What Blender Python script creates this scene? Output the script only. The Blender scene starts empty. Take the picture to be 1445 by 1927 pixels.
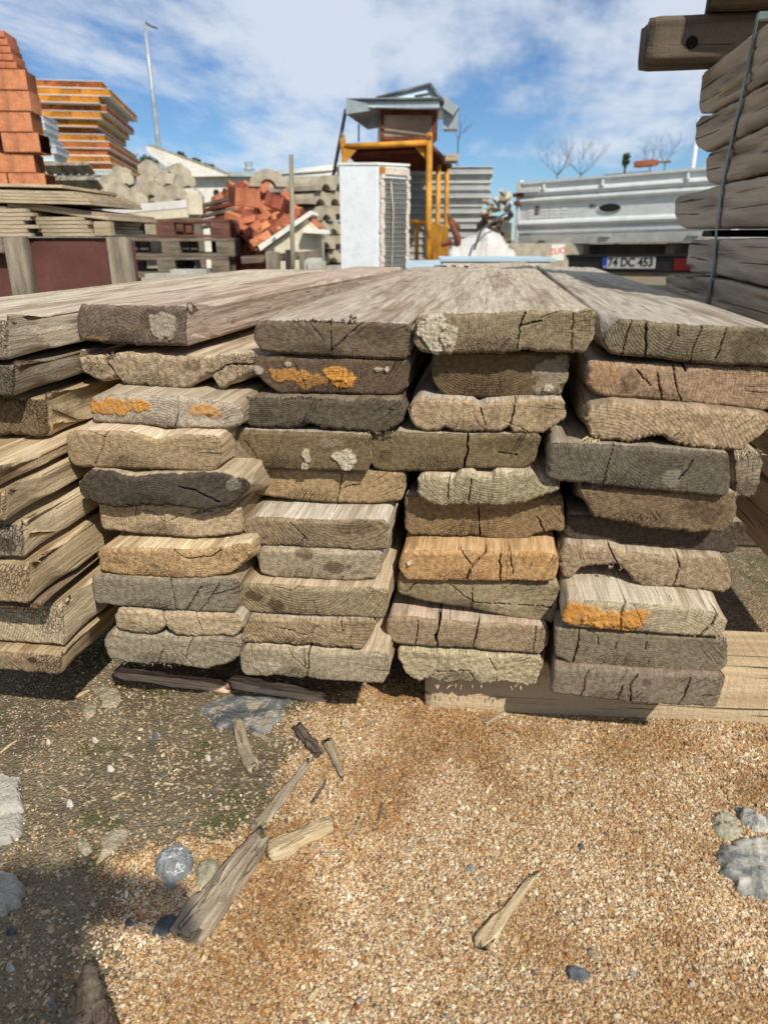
import bpy, bmesh, math, random
import numpy as np
from mathutils import Vector, Matrix

# ------------------------------------------------------------------ camera, world, sun
SC = bpy.context.scene
COL = SC.collection
F = 1336.0; P = math.radians(21.0); YW = math.radians(8.3); D = .95; H = .66; GZ = -.10
cam_d = bpy.data.cameras.new('camera'); cam = bpy.data.objects.new('camera', cam_d); COL.objects.link(cam)
cam.location = (0, -D, H); cam.rotation_euler = (math.pi/2-P, 0, YW)
cam_d.sensor_fit = 'VERTICAL'; cam_d.sensor_height = 36; cam_d.sensor_width = 27
cam_d.lens = 36*F/1927; cam_d.clip_start = .05; cam_d.clip_end = 3000
cam_d.dof.use_dof = True; cam_d.dof.focus_distance = 1.02; cam_d.dof.aperture_fstop = cam_d.lens/3.9
SC.camera = cam
SUN_AZ = math.radians(32); SUN_EL = math.radians(45)
sun_d = bpy.data.lights.new('sun', 'SUN'); sun = bpy.data.objects.new('sun', sun_d); COL.objects.link(sun)
sun_d.energy = 5.0; sun_d.angle = math.radians(1.); sun_d.color = (1, .93, .82)
sv = Vector((math.sin(SUN_AZ)*math.cos(SUN_EL), -math.cos(SUN_AZ)*math.cos(SUN_EL), math.sin(SUN_EL)))
sun.rotation_euler = sv.to_track_quat('Z', 'Y').to_euler(); sun.location = (3, -6, 8)
W = bpy.data.worlds.new('World'); SC.world = W; W.use_nodes = True
def build_world():
    nt = W.node_tree; N = nt.nodes; L = nt.links; N.clear()
    out = N.new('ShaderNodeOutputWorld'); bg = N.new('ShaderNodeBackground'); bg.inputs[1].default_value = .09
    sky = N.new('ShaderNodeTexSky'); sky.sky_type = 'NISHITA'; sky.sun_disc = False
    sky.sun_elevation = SUN_EL; sky.sun_rotation = math.pi-SUN_AZ; sky.air_density = .9; sky.dust_density = .1; sky.ozone_density = 2.5
    hs = N.new('ShaderNodeMix'); hs.data_type = 'RGBA'; hs.blend_type = 'MULTIPLY'; hs.inputs[0].default_value = 1
    hs.inputs[7].default_value = (.66, .88, 1.09, 1); L.new(sky.outputs[0], hs.inputs[6])
    tc = N.new('ShaderNodeTexCoord'); sp = N.new('ShaderNodeSeparateXYZ'); L.new(tc.outputs['Generated'], sp.inputs[0])
    az = N.new('ShaderNodeMath'); az.operation = 'MAXIMUM'; az.inputs[1].default_value = 0; L.new(sp.outputs[2], az.inputs[0])
    ad = N.new('ShaderNodeMath'); ad.inputs[1].default_value = .16; L.new(az.outputs[0], ad.inputs[0])
    cb = N.new('ShaderNodeCombineXYZ')
    for i in (0, 1):
        dv = N.new('ShaderNodeMath'); dv.operation = 'DIVIDE'; L.new(sp.outputs[i], dv.inputs[0]); L.new(ad.outputs[0], dv.inputs[1]); L.new(dv.outputs[0], cb.inputs[i])
    def noise(scale, det, rough, off, sx=1, sy=1, dist=0):
        mp = N.new('ShaderNodeMapping'); mp.inputs['Location'].default_value = off; mp.inputs['Scale'].default_value = (sx, sy, 1)
        mp.inputs['Rotation'].default_value = (0, 0, -.35)
        L.new(cb.outputs[0], mp.inputs[0]); n = N.new('ShaderNodeTexNoise'); n.inputs['Scale'].default_value = scale
        n.inputs['Detail'].default_value = det; n.inputs['Roughness'].default_value = rough; n.inputs['Distortion'].default_value = dist
        L.new(mp.outputs[0], n.inputs[0]); return n.outputs[0]
    a = noise(.85, 7, .58, (4.1, 1.9, 0), 1.0, .75, .3); b = noise(5.5, 5, .6, (1, 7, 0), 1.3, .5, .2)
    m1 = N.new('ShaderNodeMath'); m1.operation = 'MULTIPLY_ADD'; m1.inputs[1].default_value = .22; L.new(b, m1.inputs[0]); L.new(a, m1.inputs[2])
    # more cloud higher up, clear band over the horizon
    el = N.new('ShaderNodeMapRange'); el.inputs[1].default_value = .05; el.inputs[2].default_value = .17; el.inputs[3].default_value = -.13; el.inputs[4].default_value = .07
    L.new(sp.outputs[2], el.inputs[0])
    m2 = N.new('ShaderNodeMath'); L.new(m1.outputs[0], m2.inputs[0]); L.new(el.outputs[0], m2.inputs[1])
    rp = N.new('ShaderNodeMapRange'); rp.interpolation_type = 'SMOOTHSTEP'; rp.inputs[1].default_value = .535; rp.inputs[2].default_value = .74; rp.inputs[3].default_value = 0; rp.inputs[4].default_value = .88
    L.new(m2.outputs[0], rp.inputs[0])
    mx = N.new('ShaderNodeMix'); mx.data_type = 'RGBA'; L.new(rp.outputs[0], mx.inputs[0]); L.new(hs.outputs[2], mx.inputs[6]); mx.inputs[7].default_value = (8.0, 8.7, 9.8, 1)
    L.new(mx.outputs[2], bg.inputs[0]); L.new(bg.outputs[0], out.inputs[0])
build_world()
SC.view_settings.view_transform = 'Standard'; SC.view_settings.look = 'None'; SC.view_settings.exposure = 0; SC.view_settings.gamma = 1
SC.render.engine = 'CYCLES'

# ------------------------------------------------------------------ pixel rays -> points of the place
def camray(px, py):
    a = (px-722.5)/F; b = -(py-963.5)/F
    return a, math.cos(P)+b*math.sin(P), -math.sin(P)+b*math.cos(P)
CY, SY = math.cos(YW), math.sin(YW)
def ray(px, py):
    x, y, z = camray(px, py); return (CY*x-SY*y, SY*x+CY*y, z)
def PY(px, py, Y=0.):
    r = ray(px, py); t = (Y+D)/r[1]; return (r[0]*t, Y, H+r[2]*t)
def PG(px, py, z=GZ):
    r = ray(px, py); t = (z-H)/r[2]; return (r[0]*t, -D+r[1]*t, z)
def PX(px, py, X):
    r = ray(px, py); t = X/r[0]; return (X, -D+r[1]*t, H+r[2]*t)
def A(px, py, d):            # point at forward distance d
    x, y, z = camray(px, py); t = d/y; x *= t; z *= t
    return Vector((CY*x-SY*d, -D+SY*x+CY*d, H+z))

# ------------------------------------------------------------------ numpy noise
def _h(ix, iy, iz, s):
    n = (ix*374761393+iy*668265263+iz*2147483647+s*974711) & 0xffffffff
    n = ((n ^ (n >> 13))*1274126177) & 0xffffffff
    n = ((n ^ (n >> 15))*2246822519) & 0xffffffff
    return ((n ^ (n >> 16)) & 0xffffff)/float(0xffffff)
def vn(x, y=0., z=0., s=0):
    x, y, z = np.broadcast_arrays(np.asarray(x, float), np.asarray(y, float), np.asarray(z, float))
    fx, fy, fz = np.floor(x), np.floor(y), np.floor(z); ix, iy, iz = fx.astype(np.int64), fy.astype(np.int64), fz.astype(np.int64)
    u, v, w = x-fx, y-fy, z-fz; u = u*u*(3-2*u); v = v*v*(3-2*v); w = w*w*(3-2*w)
    def c(a, b, d): return _h(ix+a, iy+b, iz+d, s)
    x00 = c(0,0,0)*(1-u)+c(1,0,0)*u; x10 = c(0,1,0)*(1-u)+c(1,1,0)*u
    x01 = c(0,0,1)*(1-u)+c(1,0,1)*u; x11 = c(0,1,1)*(1-u)+c(1,1,1)*u
    return ((x00*(1-v)+x10*v)*(1-w)+(x01*(1-v)+x11*v)*w)*2-1
def fbm(x, y=0., z=0., s=0, o=4, g=.5):
    r = 0; a = 1; t = 0
    for i in range(o):
        r = r+a*vn(np.asarray(x)*2**i, np.asarray(y)*2**i, np.asarray(z)*2**i, s+i*17); t += a; a *= g
    return r/t
def sst(a, b, x):
    t = np.clip((x-a)/(b-a), 0, 1); return t*t*(3-2*t)

# ------------------------------------------------------------------ materials
def mat(name):
    m = bpy.data.materials.new(name); m.use_nodes = True
    return m, m.node_tree.nodes, m.node_tree.links, m.node_tree.nodes['Principled BSDF']
class G:
    "small node-graph helper"
    def __init__(s, name):
        s.m, s.N, s.L, s.b = mat(name); s.b.inputs['Roughness'].default_value = .85; s.b.inputs['Specular IOR Level'].default_value = .25
    def put(s, sock, v):
        if v is None: return
        if hasattr(v, 'is_output'): s.L.new(v, sock)
        else:
            try: sock.default_value = v
            except Exception: sock.default_value = (*v, 1)
    def math(s, op, a, b=None, c=None, clamp=False):
        n = s.N.new('ShaderNodeMath'); n.operation = op; n.use_clamp = clamp
        for i, v in enumerate((a, b, c)): s.put(n.inputs[i], v)
        return n.outputs[0]
    def rng(s, v, a, b, c=0., d=1., smooth=True):
        n = s.N.new('ShaderNodeMapRange'); n.interpolation_type = 'SMOOTHSTEP' if smooth else 'LINEAR'
        s.put(n.inputs[0], v)
        for i, q in enumerate((a, b, c, d)): s.put(n.inputs[i+1], q)
        return n.outputs[0]
    def mix(s, f, a, b, mode='MIX'):
        n = s.N.new('ShaderNodeMix'); n.data_type = 'RGBA'; n.blend_type = mode
        s.put(n.inputs[0], f)
        for k, v in ((6, a), (7, b)): s.put(n.inputs[k], v if hasattr(v, 'is_output') else (*v[:3], 1))
        return n.outputs[2]
    def coord(s, kind='Object', scale=(1, 1, 1), rot=(0, 0, 0), src=None):
        if src is None:
            src = s.N.new('ShaderNodeTexCoord').outputs[kind]
        n = s.N.new('ShaderNodeMapping'); n.inputs['Scale'].default_value = scale; n.inputs['Rotation'].default_value = rot
        s.L.new(src, n.inputs[0]); return n.outputs[0]
    def noise(s, v, scale, det=4, rough=.55, dist=0, out=0):
        n = s.N.new('ShaderNodeTexNoise'); n.inputs['Scale'].default_value = scale; n.inputs['Detail'].default_value = det
        n.inputs['Roughness'].default_value = rough; n.inputs['Distortion'].default_value = dist
        if v is not None: s.L.new(v, n.inputs[0])
        return n.outputs[out]
    def vor(s, v, scale, feat='F1', out=0, rand=1):
        n = s.N.new('ShaderNodeTexVoronoi'); n.feature = feat; n.inputs['Scale'].default_value = scale; n.inputs['Randomness'].default_value = rand
        s.L.new(v, n.inputs[0]); return n.outputs[out]
    def attr(s, name, out='Color'):
        n = s.N.new('ShaderNodeAttribute'); n.attribute_name = name; return n.outputs[out]
    def sep(s, v):
        n = s.N.new('ShaderNodeSeparateXYZ'); s.L.new(v, n.inputs[0]); return n.outputs
    def comb(s, a, b, c=0.):
        n = s.N.new('ShaderNodeCombineXYZ')
        for i, v in enumerate((a, b, c)): s.put(n.inputs[i], v)
        return n.outputs[0]
    def ramp(s, v, stops, const=False):
        n = s.N.new('ShaderNodeValToRGB'); e = n.color_ramp.elements
        if const: n.color_ramp.interpolation = 'CONSTANT'
        while len(e) < len(stops): e.new(.5)
        for q, (p, c) in zip(e, stops): q.position = p; q.color = (*c, 1)
        s.L.new(v, n.inputs[0]); return n.outputs[0]
    def bump(s, h, dist, strength=1, nrm=None):
        n = s.N.new('ShaderNodeBump'); n.inputs['Distance'].default_value = dist; n.inputs['Strength'].default_value = strength
        s.L.new(h, n.inputs['Height'])
        if nrm is not None: s.L.new(nrm, n.inputs['Normal'])
        return n.outputs[0]
    def done(s, col, nrm=None, rough=None, metal=None):
        s.put(s.b.inputs['Base Color'], col if hasattr(col, 'is_output') else (*col[:3], 1))
        if nrm is not None: s.L.new(nrm, s.b.inputs['Normal'])
        if rough is not None: s.put(s.b.inputs['Roughness'], rough)
        if metal is not None: s.put(s.b.inputs['Metallic'], metal)
        return s.m

def wood_plank_material():
    g = G('weathered_wood')
    tint = g.attr('tint'); rc = g.attr('rc', 'Vector'); mk = g.sep(g.attr('mask', 'Vector')); side = g.attr('side', 'Fac')
    x, z, q = g.sep(rc)                       # cross-section coordinates from the pith; q = crack depth
    obj = g.N.new('ShaderNodeTexCoord').outputs['Object']
    big = g.noise(obj, 22, 3, .5); bigc = g.math('SUBTRACT', big, .5)
    r = g.math('SQRT', g.math('ADD', g.math('MULTIPLY', x, x), g.math('MULTIPLY', z, z)))
    rr = g.math('MULTIPLY_ADD', bigc, .012, r)
    fine0 = g.noise(obj, 90, 2, .5)
    rr = g.math('MULTIPLY_ADD', fine0, .0012, rr)
    ph = g.math('FRACT', g.math('MULTIPLY', rr, 235.))
    ring = g.rng(ph, .35, .95)                # dark late-wood line at the end of every year
    ring = g.math('MULTIPLY', ring, g.rng(ph, .97, 1., 1, 0))
    ringmod = g.rng(g.noise(obj, 14, 2), .28, .52)
    ring = g.math('MULTIPLY', ring, ringmod)
    # radial checks
    ang = g.math('ARCTAN2', x, z)
    pol = g.comb(g.math('MULTIPLY_ADD', bigc, .5, g.math('MULTIPLY', ang, 9.)), g.math('MULTIPLY', r, 5.), 0.)
    rl = g.noise(g.comb(g.math('MULTIPLY_ADD', fine0, .25, g.math('MULTIPLY', ang, 16.)), g.math('MULTIPLY', r, 3.), 0.), 1.3, 1, .5)
    ve = g.math('ABSOLUTE', g.math('SUBTRACT', rl, .5))
    chk = g.math('MULTIPLY', g.rng(ve, 0., .014, 1, 0), g.rng(g.noise(obj, 17, 1), .52, .62))
    # square crazing of end grain
    pol2 = g.comb(g.math('MULTIPLY', ang, g.math('MULTIPLY_ADD', 0., 0., 22.)), g.math('MULTIPLY', r, 200.), 0.)
    ve2 = g.vor(pol2, 1., 'DISTANCE_TO_EDGE')
    crz = g.math('MULTIPLY', g.rng(ve2, 0., .09, 1, 0), g.rng(g.noise(obj, 11, 1), .53, .66))
    fib = g.noise(obj, 420, 3, .7); grit = g.noise(obj, 150, 4, .7)
    saw = g.noise(g.coord(scale=(160, 1, 900), rot=(0, .55, 0)), 1, 2, .6)
    # ---- end colour
    e = g.mix(g.rng(grit, .36, .64), (.72, .69, .65), (1.26, 1.23, 1.18)); e = g.mix(1, tint, e, 'MULTIPLY')
    e = g.mix(g.math('MULTIPLY', ring, g.attr('tint2', 'Alpha')), e, g.mix(1, e, (.42, .36, .30), 'MULTIPLY'))
    pat = g.noise(obj, 9, 4, .6)
    e = g.mix(g.rng(pat, .55, .75, 0, .55), e, g.mix(1, e, (.62, .50, .38), 'MULTIPLY'))
    e = g.mix(g.rng(g.noise(g.coord(scale=(1.3, 1, 1)), 13, 4, .6), .56, .74, 0, .5), e, g.mix(1, e, (1.28, 1.26, 1.2), 'MULTIPLY'))
    e = g.mix(g.math('MULTIPLY', crz, .55), e, g.mix(1, e, (.35, .3, .26), 'MULTIPLY'))
    e = g.mix(g.math('MULTIPLY', chk, .7), e, (.035, .025, .018))
    e = g.mix(g.rng(fib, .35, .65, .0, .42), e, g.mix(1, e, (.55, .5, .45), 'MULTIPLY'))
    # ---- side colour: long grey streaks
    st = g.noise(g.coord(scale=(150, 7, 150)), 1, 5, .7, .9); st2 = g.noise(g.coord(scale=(30, 1.6, 30)), 1, 3, .6, .8)
    knots = g.vor(g.coord(scale=(9, 5, 9)), 1, 'F1')
    saws = g.noise(g.coord(scale=(6, 160, 6)), 1, 2, .5)
    stt = g.attr('tint2')
    s1 = g.mix(g.rng(st, .34, .66), (.70, .66, .61), (1.16, 1.14, 1.11)); s1 = g.mix(1, stt, s1, 'MULTIPLY')
    s1 = g.mix(g.rng(st2, .5, .66, 0, .75), s1, g.mix(1, s1, (.58, .50, .42), 'MULTIPLY')); s1 = g.mix(g.rng(g.noise(g.coord(scale=(1, .45, 1)), 11, 6, .72), .54, .66, 0, .6), s1, g.mix(1, s1, (.55, .50, .45), 'MULTIPLY'))
    s1 = g.mix(g.rng(knots, .0, .07, .6, 0), s1, (.07, .045, .03))
    s1 = g.mix(g.rng(grit, .58, .8, 0, .5), s1, g.mix(1, s1, (.5, .45, .4), 'MULTIPLY'))
    cr = g.rng(g.noise(g.coord(scale=(150, 3.0, 150)), 1, 2, .5, .9), .68, .71)
    s1 = g.mix(g.math('MULTIPLY', cr, .55), s1, (.05, .036, .025))
    col = g.mix(side, e, s1)
    # ---- marks that stay on the wood
    ln = g.noise(obj, 190, 4, .75)
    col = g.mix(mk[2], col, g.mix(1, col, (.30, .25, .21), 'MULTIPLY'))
    col = g.mix(g.math('MULTIPLY', mk[1], g.rng(ln, .30, .5, .4, 1)), col, g.mix(ln, (.30, .26, .18), (.62, .57, .44)))
    col = g.mix(g.math('MULTIPLY', mk[0], g.rng(ln, .34, .5, .25, 1)), col, g.mix(ln, (.30, .125, .028), (.68, .33, .065)))
    col = g.mix(g.rng(q, 0, 1, 0, .85), col, (.03, .021, .014))
    h = g.math('MULTIPLY_ADD', g.math('MULTIPLY', g.math('MULTIPLY', ring, g.attr('tint2', 'Alpha')), g.math('SUBTRACT', 1., side)), -.8, g.math('MULTIPLY', grit, .55))
    h = g.math('MULTIPLY_ADD', fib, .5, h)
    h = g.math('MULTIPLY_ADD', g.math('MULTIPLY', saw, g.math('SUBTRACT', 1., side)), .45, h)
    h = g.math('MULTIPLY_ADD', g.math('MULTIPLY', g.math('ADD', chk, crz), g.math('SUBTRACT', 1., side)), -1.1, h)
    h = g.math('MULTIPLY_ADD', g.math('MULTIPLY', st, side), .9, h)
    h = g.math('MULTIPLY_ADD', g.math('MULTIPLY', saws, side), .35, h)
    h = g.math('MULTIPLY_ADD', g.math('MULTIPLY', cr, side), -1.1, h)
    return g.done(col, g.bump(h, .0026, .95), .9)
M = {}
M['plank'] = wood_plank_material()

def simple(name, col, rough=.8, metal=0, n1=8., amt=.35, bump=.0, bscale=60., dirt=None, streak=None):
    g = G(name); o = g.coord(scale=streak or (1, 1, 1))
    a = g.noise(o, n1, 5, .62)
    lo = tuple(c*(1-amt) for c in col); hi = tuple(min(1, c*(1+amt*.7)) for c in col)
    c = g.mix(g.rng(a, .32, .68), lo, hi)
    c = g.mix(g.rng(g.noise(o, n1*7, 4, .7), .4, .75, 0, .35), c, tuple(v*.55 for v in col))
    if dirt:
        dcol, th = dirt
        c = g.mix(g.rng(g.noise(o, n1*1.7, 6, .7), th, th+.1, 0, .9), c, dcol)
    nrm = g.bump(g.noise(o, bscale, 4, .7), bump) if bump else None
    return g.done(c, nrm, rough, metal)
M['brick'] = simple('terracotta', (.44, .155, .08), .85, n1=9, amt=.3, bump=.004, bscale=50)
M['brick2'] = simple('terracotta_pale', (.52, .21, .10), .85, n1=9, amt=.3, bump=.004, bscale=50)
M['brickdark'] = simple('old_red_brick', (.30, .085, .05), .9, n1=12, amt=.4, bump=.004, bscale=50, dirt=((.12, .06, .045), .6))
M['foam'] = simple('aged_orange_foam', (.50, .20, .025), .9, n1=3.5, amt=.5, bump=.006, bscale=30, dirt=((.20, .06, .015), .56))
M['foam2'] = simple('rusty_foam', (.40, .12, .03), .9, n1=4, amt=.5, bump=.006, bscale=30, dirt=((.16, .05, .02), .52))
M['sheet'] = simple('white_sheet_metal', (.62, .62, .58), .5, .0, n1=2.5, amt=.15, dirt=((.35, .30, .22), .66))
M['greysheet'] = simple('grey_sheet_metal', (.38, .44, .45), .45, .0, n1=2.5, amt=.2, dirt=((.3, .26, .2), .68))
M['bluesheet'] = simple('pale_blue_sheet', (.42, .55, .62), .5, .0, n1=3, amt=.15, dirt=((.35, .3, .22), .7))
M['galv'] = simple('galvanised_steel', (.36, .42, .44), .42, .3, n1=3, amt=.25)
M['steel'] = simple('dark_steel', (.10, .11, .11), .5, .3, n1=6, amt=.3)
M['yellow'] = simple('worn_yellow_paint', (.55, .25, .025), .6, 0, n1=7, amt=.35, dirt=((.10, .045, .02), .585), bump=.002)
M['rust'] = simple('rusty_iron', (.16, .055, .03), .85, 0, n1=9, amt=.5, bump=.003)
M['rusttin'] = simple('red_brown_tin', (.12, .03, .018), .8, 0, n1=5, amt=.4)
M['boxbrown'] = simple('faded_brown_board', (.36, .27, .20), .8, 0, n1=2.5, amt=.3)
M['concrete'] = simple('concrete', (.40, .36, .27), .95, 0, n1=9, amt=.28, bump=.008, bscale=70, dirt=((.24, .22, .15), .62))
M['concgrey'] = simple('grey_concrete', (.42, .41, .36), .95, 0, n1=8, amt=.22, bump=.006, bscale=60)
M['whitewash'] = simple('white_plaster', (.72, .71, .64), .9, 0, n1=4, amt=.12, dirt=((.42, .38, .28), .68), bump=.004, bscale=40)
M['cream'] = simple('cream_plaster', (.62, .57, .43), .9, 0, n1=5, amt=.15, dirt=((.38, .3, .18), .68))
M['fridge'] = simple('white_enamel', (.66, .70, .72), .45, 0, n1=3, amt=.06, dirt=((.5, .45, .38), .74))
M['plyred'] = simple('red_brown_film_plywood', (.125, .050, .040), .55, 0, n1=4, amt=.22, dirt=((.22, .12, .10), .68))
M['ply'] = simple('plywood_edge', (.46, .37, .25), .9, 0, n1=6, amt=.35, bump=.003, streak=(1, 1, 9))
M['plyface'] = simple('plywood_face', (.34, .25, .18), .85, 0, n1=6, amt=.35, dirt=((.16, .1, .07), .6))
M['oldwood'] = simple('grey_weathered_timber', (.26, .225, .165), .95, 0, n1=2.4, amt=.5, bump=.006, bscale=12, streak=(9, 9, 1.2))
M['oldwoodh'] = simple('grey_weathered_boards', (.20, .165, .125), .95, 0, n1=2.4, amt=.5, bump=.006, bscale=12, streak=(1.2, 6, 9))
M['redwood'] = simple('red_stained_boards', (.16, .075, .055), .95, 0, n1=2.4, amt=.5, bump=.004, bscale=12, streak=(1.2, 6, 9))
M['carwhite'] = simple('silver_white_paint', (.60, .63, .62), .35, 0, n1=2, amt=.08, dirt=((.36, .24, .13), .71))
M['black'] = simple('black_plastic', (.018, .018, .02), .5, 0, amt=.2)
M['under'] = simple('dusty_underbody', (.16, .13, .09), .8, 0, n1=5, amt=.3)
M['redlamp'] = simple('red_lens', (.11, .012, .012), .25, 0, amt=.15)
M['amber'] = simple('amber_lens', (.40, .12, .01), .25, 0, amt=.15)
M['plate'] = simple('number_plate_white', (.46, .46, .44), .5, 0, n1=4, amt=.08)
M['plateblue'] = simple('number_plate_blue', (.01, .05, .42), .5, 0, amt=.1)
M['ink'] = simple('black_lettering', (.015, .015, .015), .5, 0, amt=.1)
M['inkorange'] = simple('orange_lettering', (.65, .14, .02), .6, 0, amt=.1)
M['paper'] = simple('white_paper', (.7, .7, .67), .9, 0, amt=.08)
M['bag'] = simple('white_woven_plastic', (.54, .53, .51), .6, 0, n1=6, amt=.1, bump=.01, bscale=9)
M['strap'] = simple('grey_green_strapping', (.13, .19, .18), .35, 0, n1=8, amt=.25)
M['fin'] = None
M['bark'] = simple('bark', (.09, .07, .055), .95, 0, n1=6, amt=.4)
M['leaf'] = simple('leaf', (.06, .085, .03), .8, 0, n1=2, amt=.5)
M['slate'] = simple('grey_slate', (.17, .185, .19), .9, 0, n1=28, amt=.6, bump=.008, bscale=120, dirt=((.44, .38, .28), .50))
M['mortar'] = simple('old_mortar', (.44, .38, .27), .95, 0, n1=40, amt=.4, bump=.008, bscale=160, dirt=((.26, .22, .14), .58))
M['slab'] = simple('pale_concrete_chip', (.44, .42, .36), .95, 0, n1=12, amt=.15, bump=.005, bscale=140, dirt=((.30, .25, .16), .60))
M['leaddark'] = simple('dark_clothing', (.03, .035, .05), .9, 0, amt=.2)
M['skin'] = simple('skin', (.45, .25, .17), .6, 0, amt=.1)
M['hair'] = simple('dark_hair', (.02, .014, .01), .7, 0, amt=.2)
def chip_mat(name, base, dark):
    g = G(name); o = g.coord(scale=(90, 9, 90)); n = g.noise(o, 1, 5, .65, .7)
    c = g.mix(g.rng(n, .35, .65), dark, base); f = g.noise(g.coord(), 260, 3, .7)
    c = g.mix(g.rng(f, .5, .7, 0, .4), c, dark)
    cr = g.rng(g.noise(g.coord(scale=(170, 5, 170)), 1, 2, .5, 1.), .60, .66); c = g.mix(g.math('MULTIPLY', cr, .6), c, tuple(v*.4 for v in dark))
    return g.done(c, g.bump(g.math('MULTIPLY_ADD', cr, -1., g.math('ADD', n, g.math('MULTIPLY', f, .5))), .004), .9)
M['chip'] = chip_mat('splinter_grey', (.46, .385, .27), (.22, .175, .12))
M['chipy'] = chip_mat('splinter_yellow', (.62, .50, .31), (.40, .30, .17))
M['lath'] = chip_mat('lath_wood', (.78, .56, .38), (.52, .36, .24))
M['chipd'] = chip_mat('splinter_dark', (.19, .15, .11), (.07, .05, .035))
def timber_mat(name, base, dark, axis):
    g = G(name); sc = [14, 14, 14]; sc[axis] = 1.1
    o = g.coord(scale=tuple(sc)); n = g.noise(o, 1.2, 5, .62, .9); big = g.noise(g.coord(scale=tuple(v*.2 for v in sc)), 1.5, 4, .6)
    c = g.mix(g.rng(n, .34, .66), dark, base); c = g.mix(g.rng(big, .52, .72, 0, .6), c, tuple(v*.7 for v in base))
    ss = [3., 3., 3.]; ss[axis] = 150.; saw = g.noise(g.coord(scale=tuple(ss), rot=(.12, 0, .08)), 1, 2, .5)
    f = g.noise(g.coord(), 160, 4, .7)
    sl = [95., 95., 95.]; sl[axis] = 1.6
    cr = g.rng(g.noise(g.coord(scale=tuple(sl)), 1, 2, .5, 1.2), .64, .68)
    c = g.mix(g.rng(f, .52, .75, 0, .5), c, dark); c = g.mix(g.math('MULTIPLY', cr, .85), c, (.02, .014, .01))
    h = g.math('MULTIPLY_ADD', saw, .8, g.math('MULTIPLY', n, 1.)); h = g.math('MULTIPLY_ADD', f, .6, h); h = g.math('MULTIPLY_ADD', cr, -1.6, h)
    return g.done(c, g.bump(h, .004), .92)
M['beamy'] = timber_mat('sawn_beam_brown', (.45, .355, .255), (.22, .165, .115), 1)
M['beamy2'] = timber_mat('sawn_beam_pinkish', (.49, .41, .31), (.25, .20, .15), 1)
M['beamx'] = timber_mat('old_dark_beam', (.15, .115, .08), (.05, .038, .028), 0)
M['bearer'] = timber_mat('pale_bearer', (.60, .47, .30), (.38, .27, .155), 0)

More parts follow.
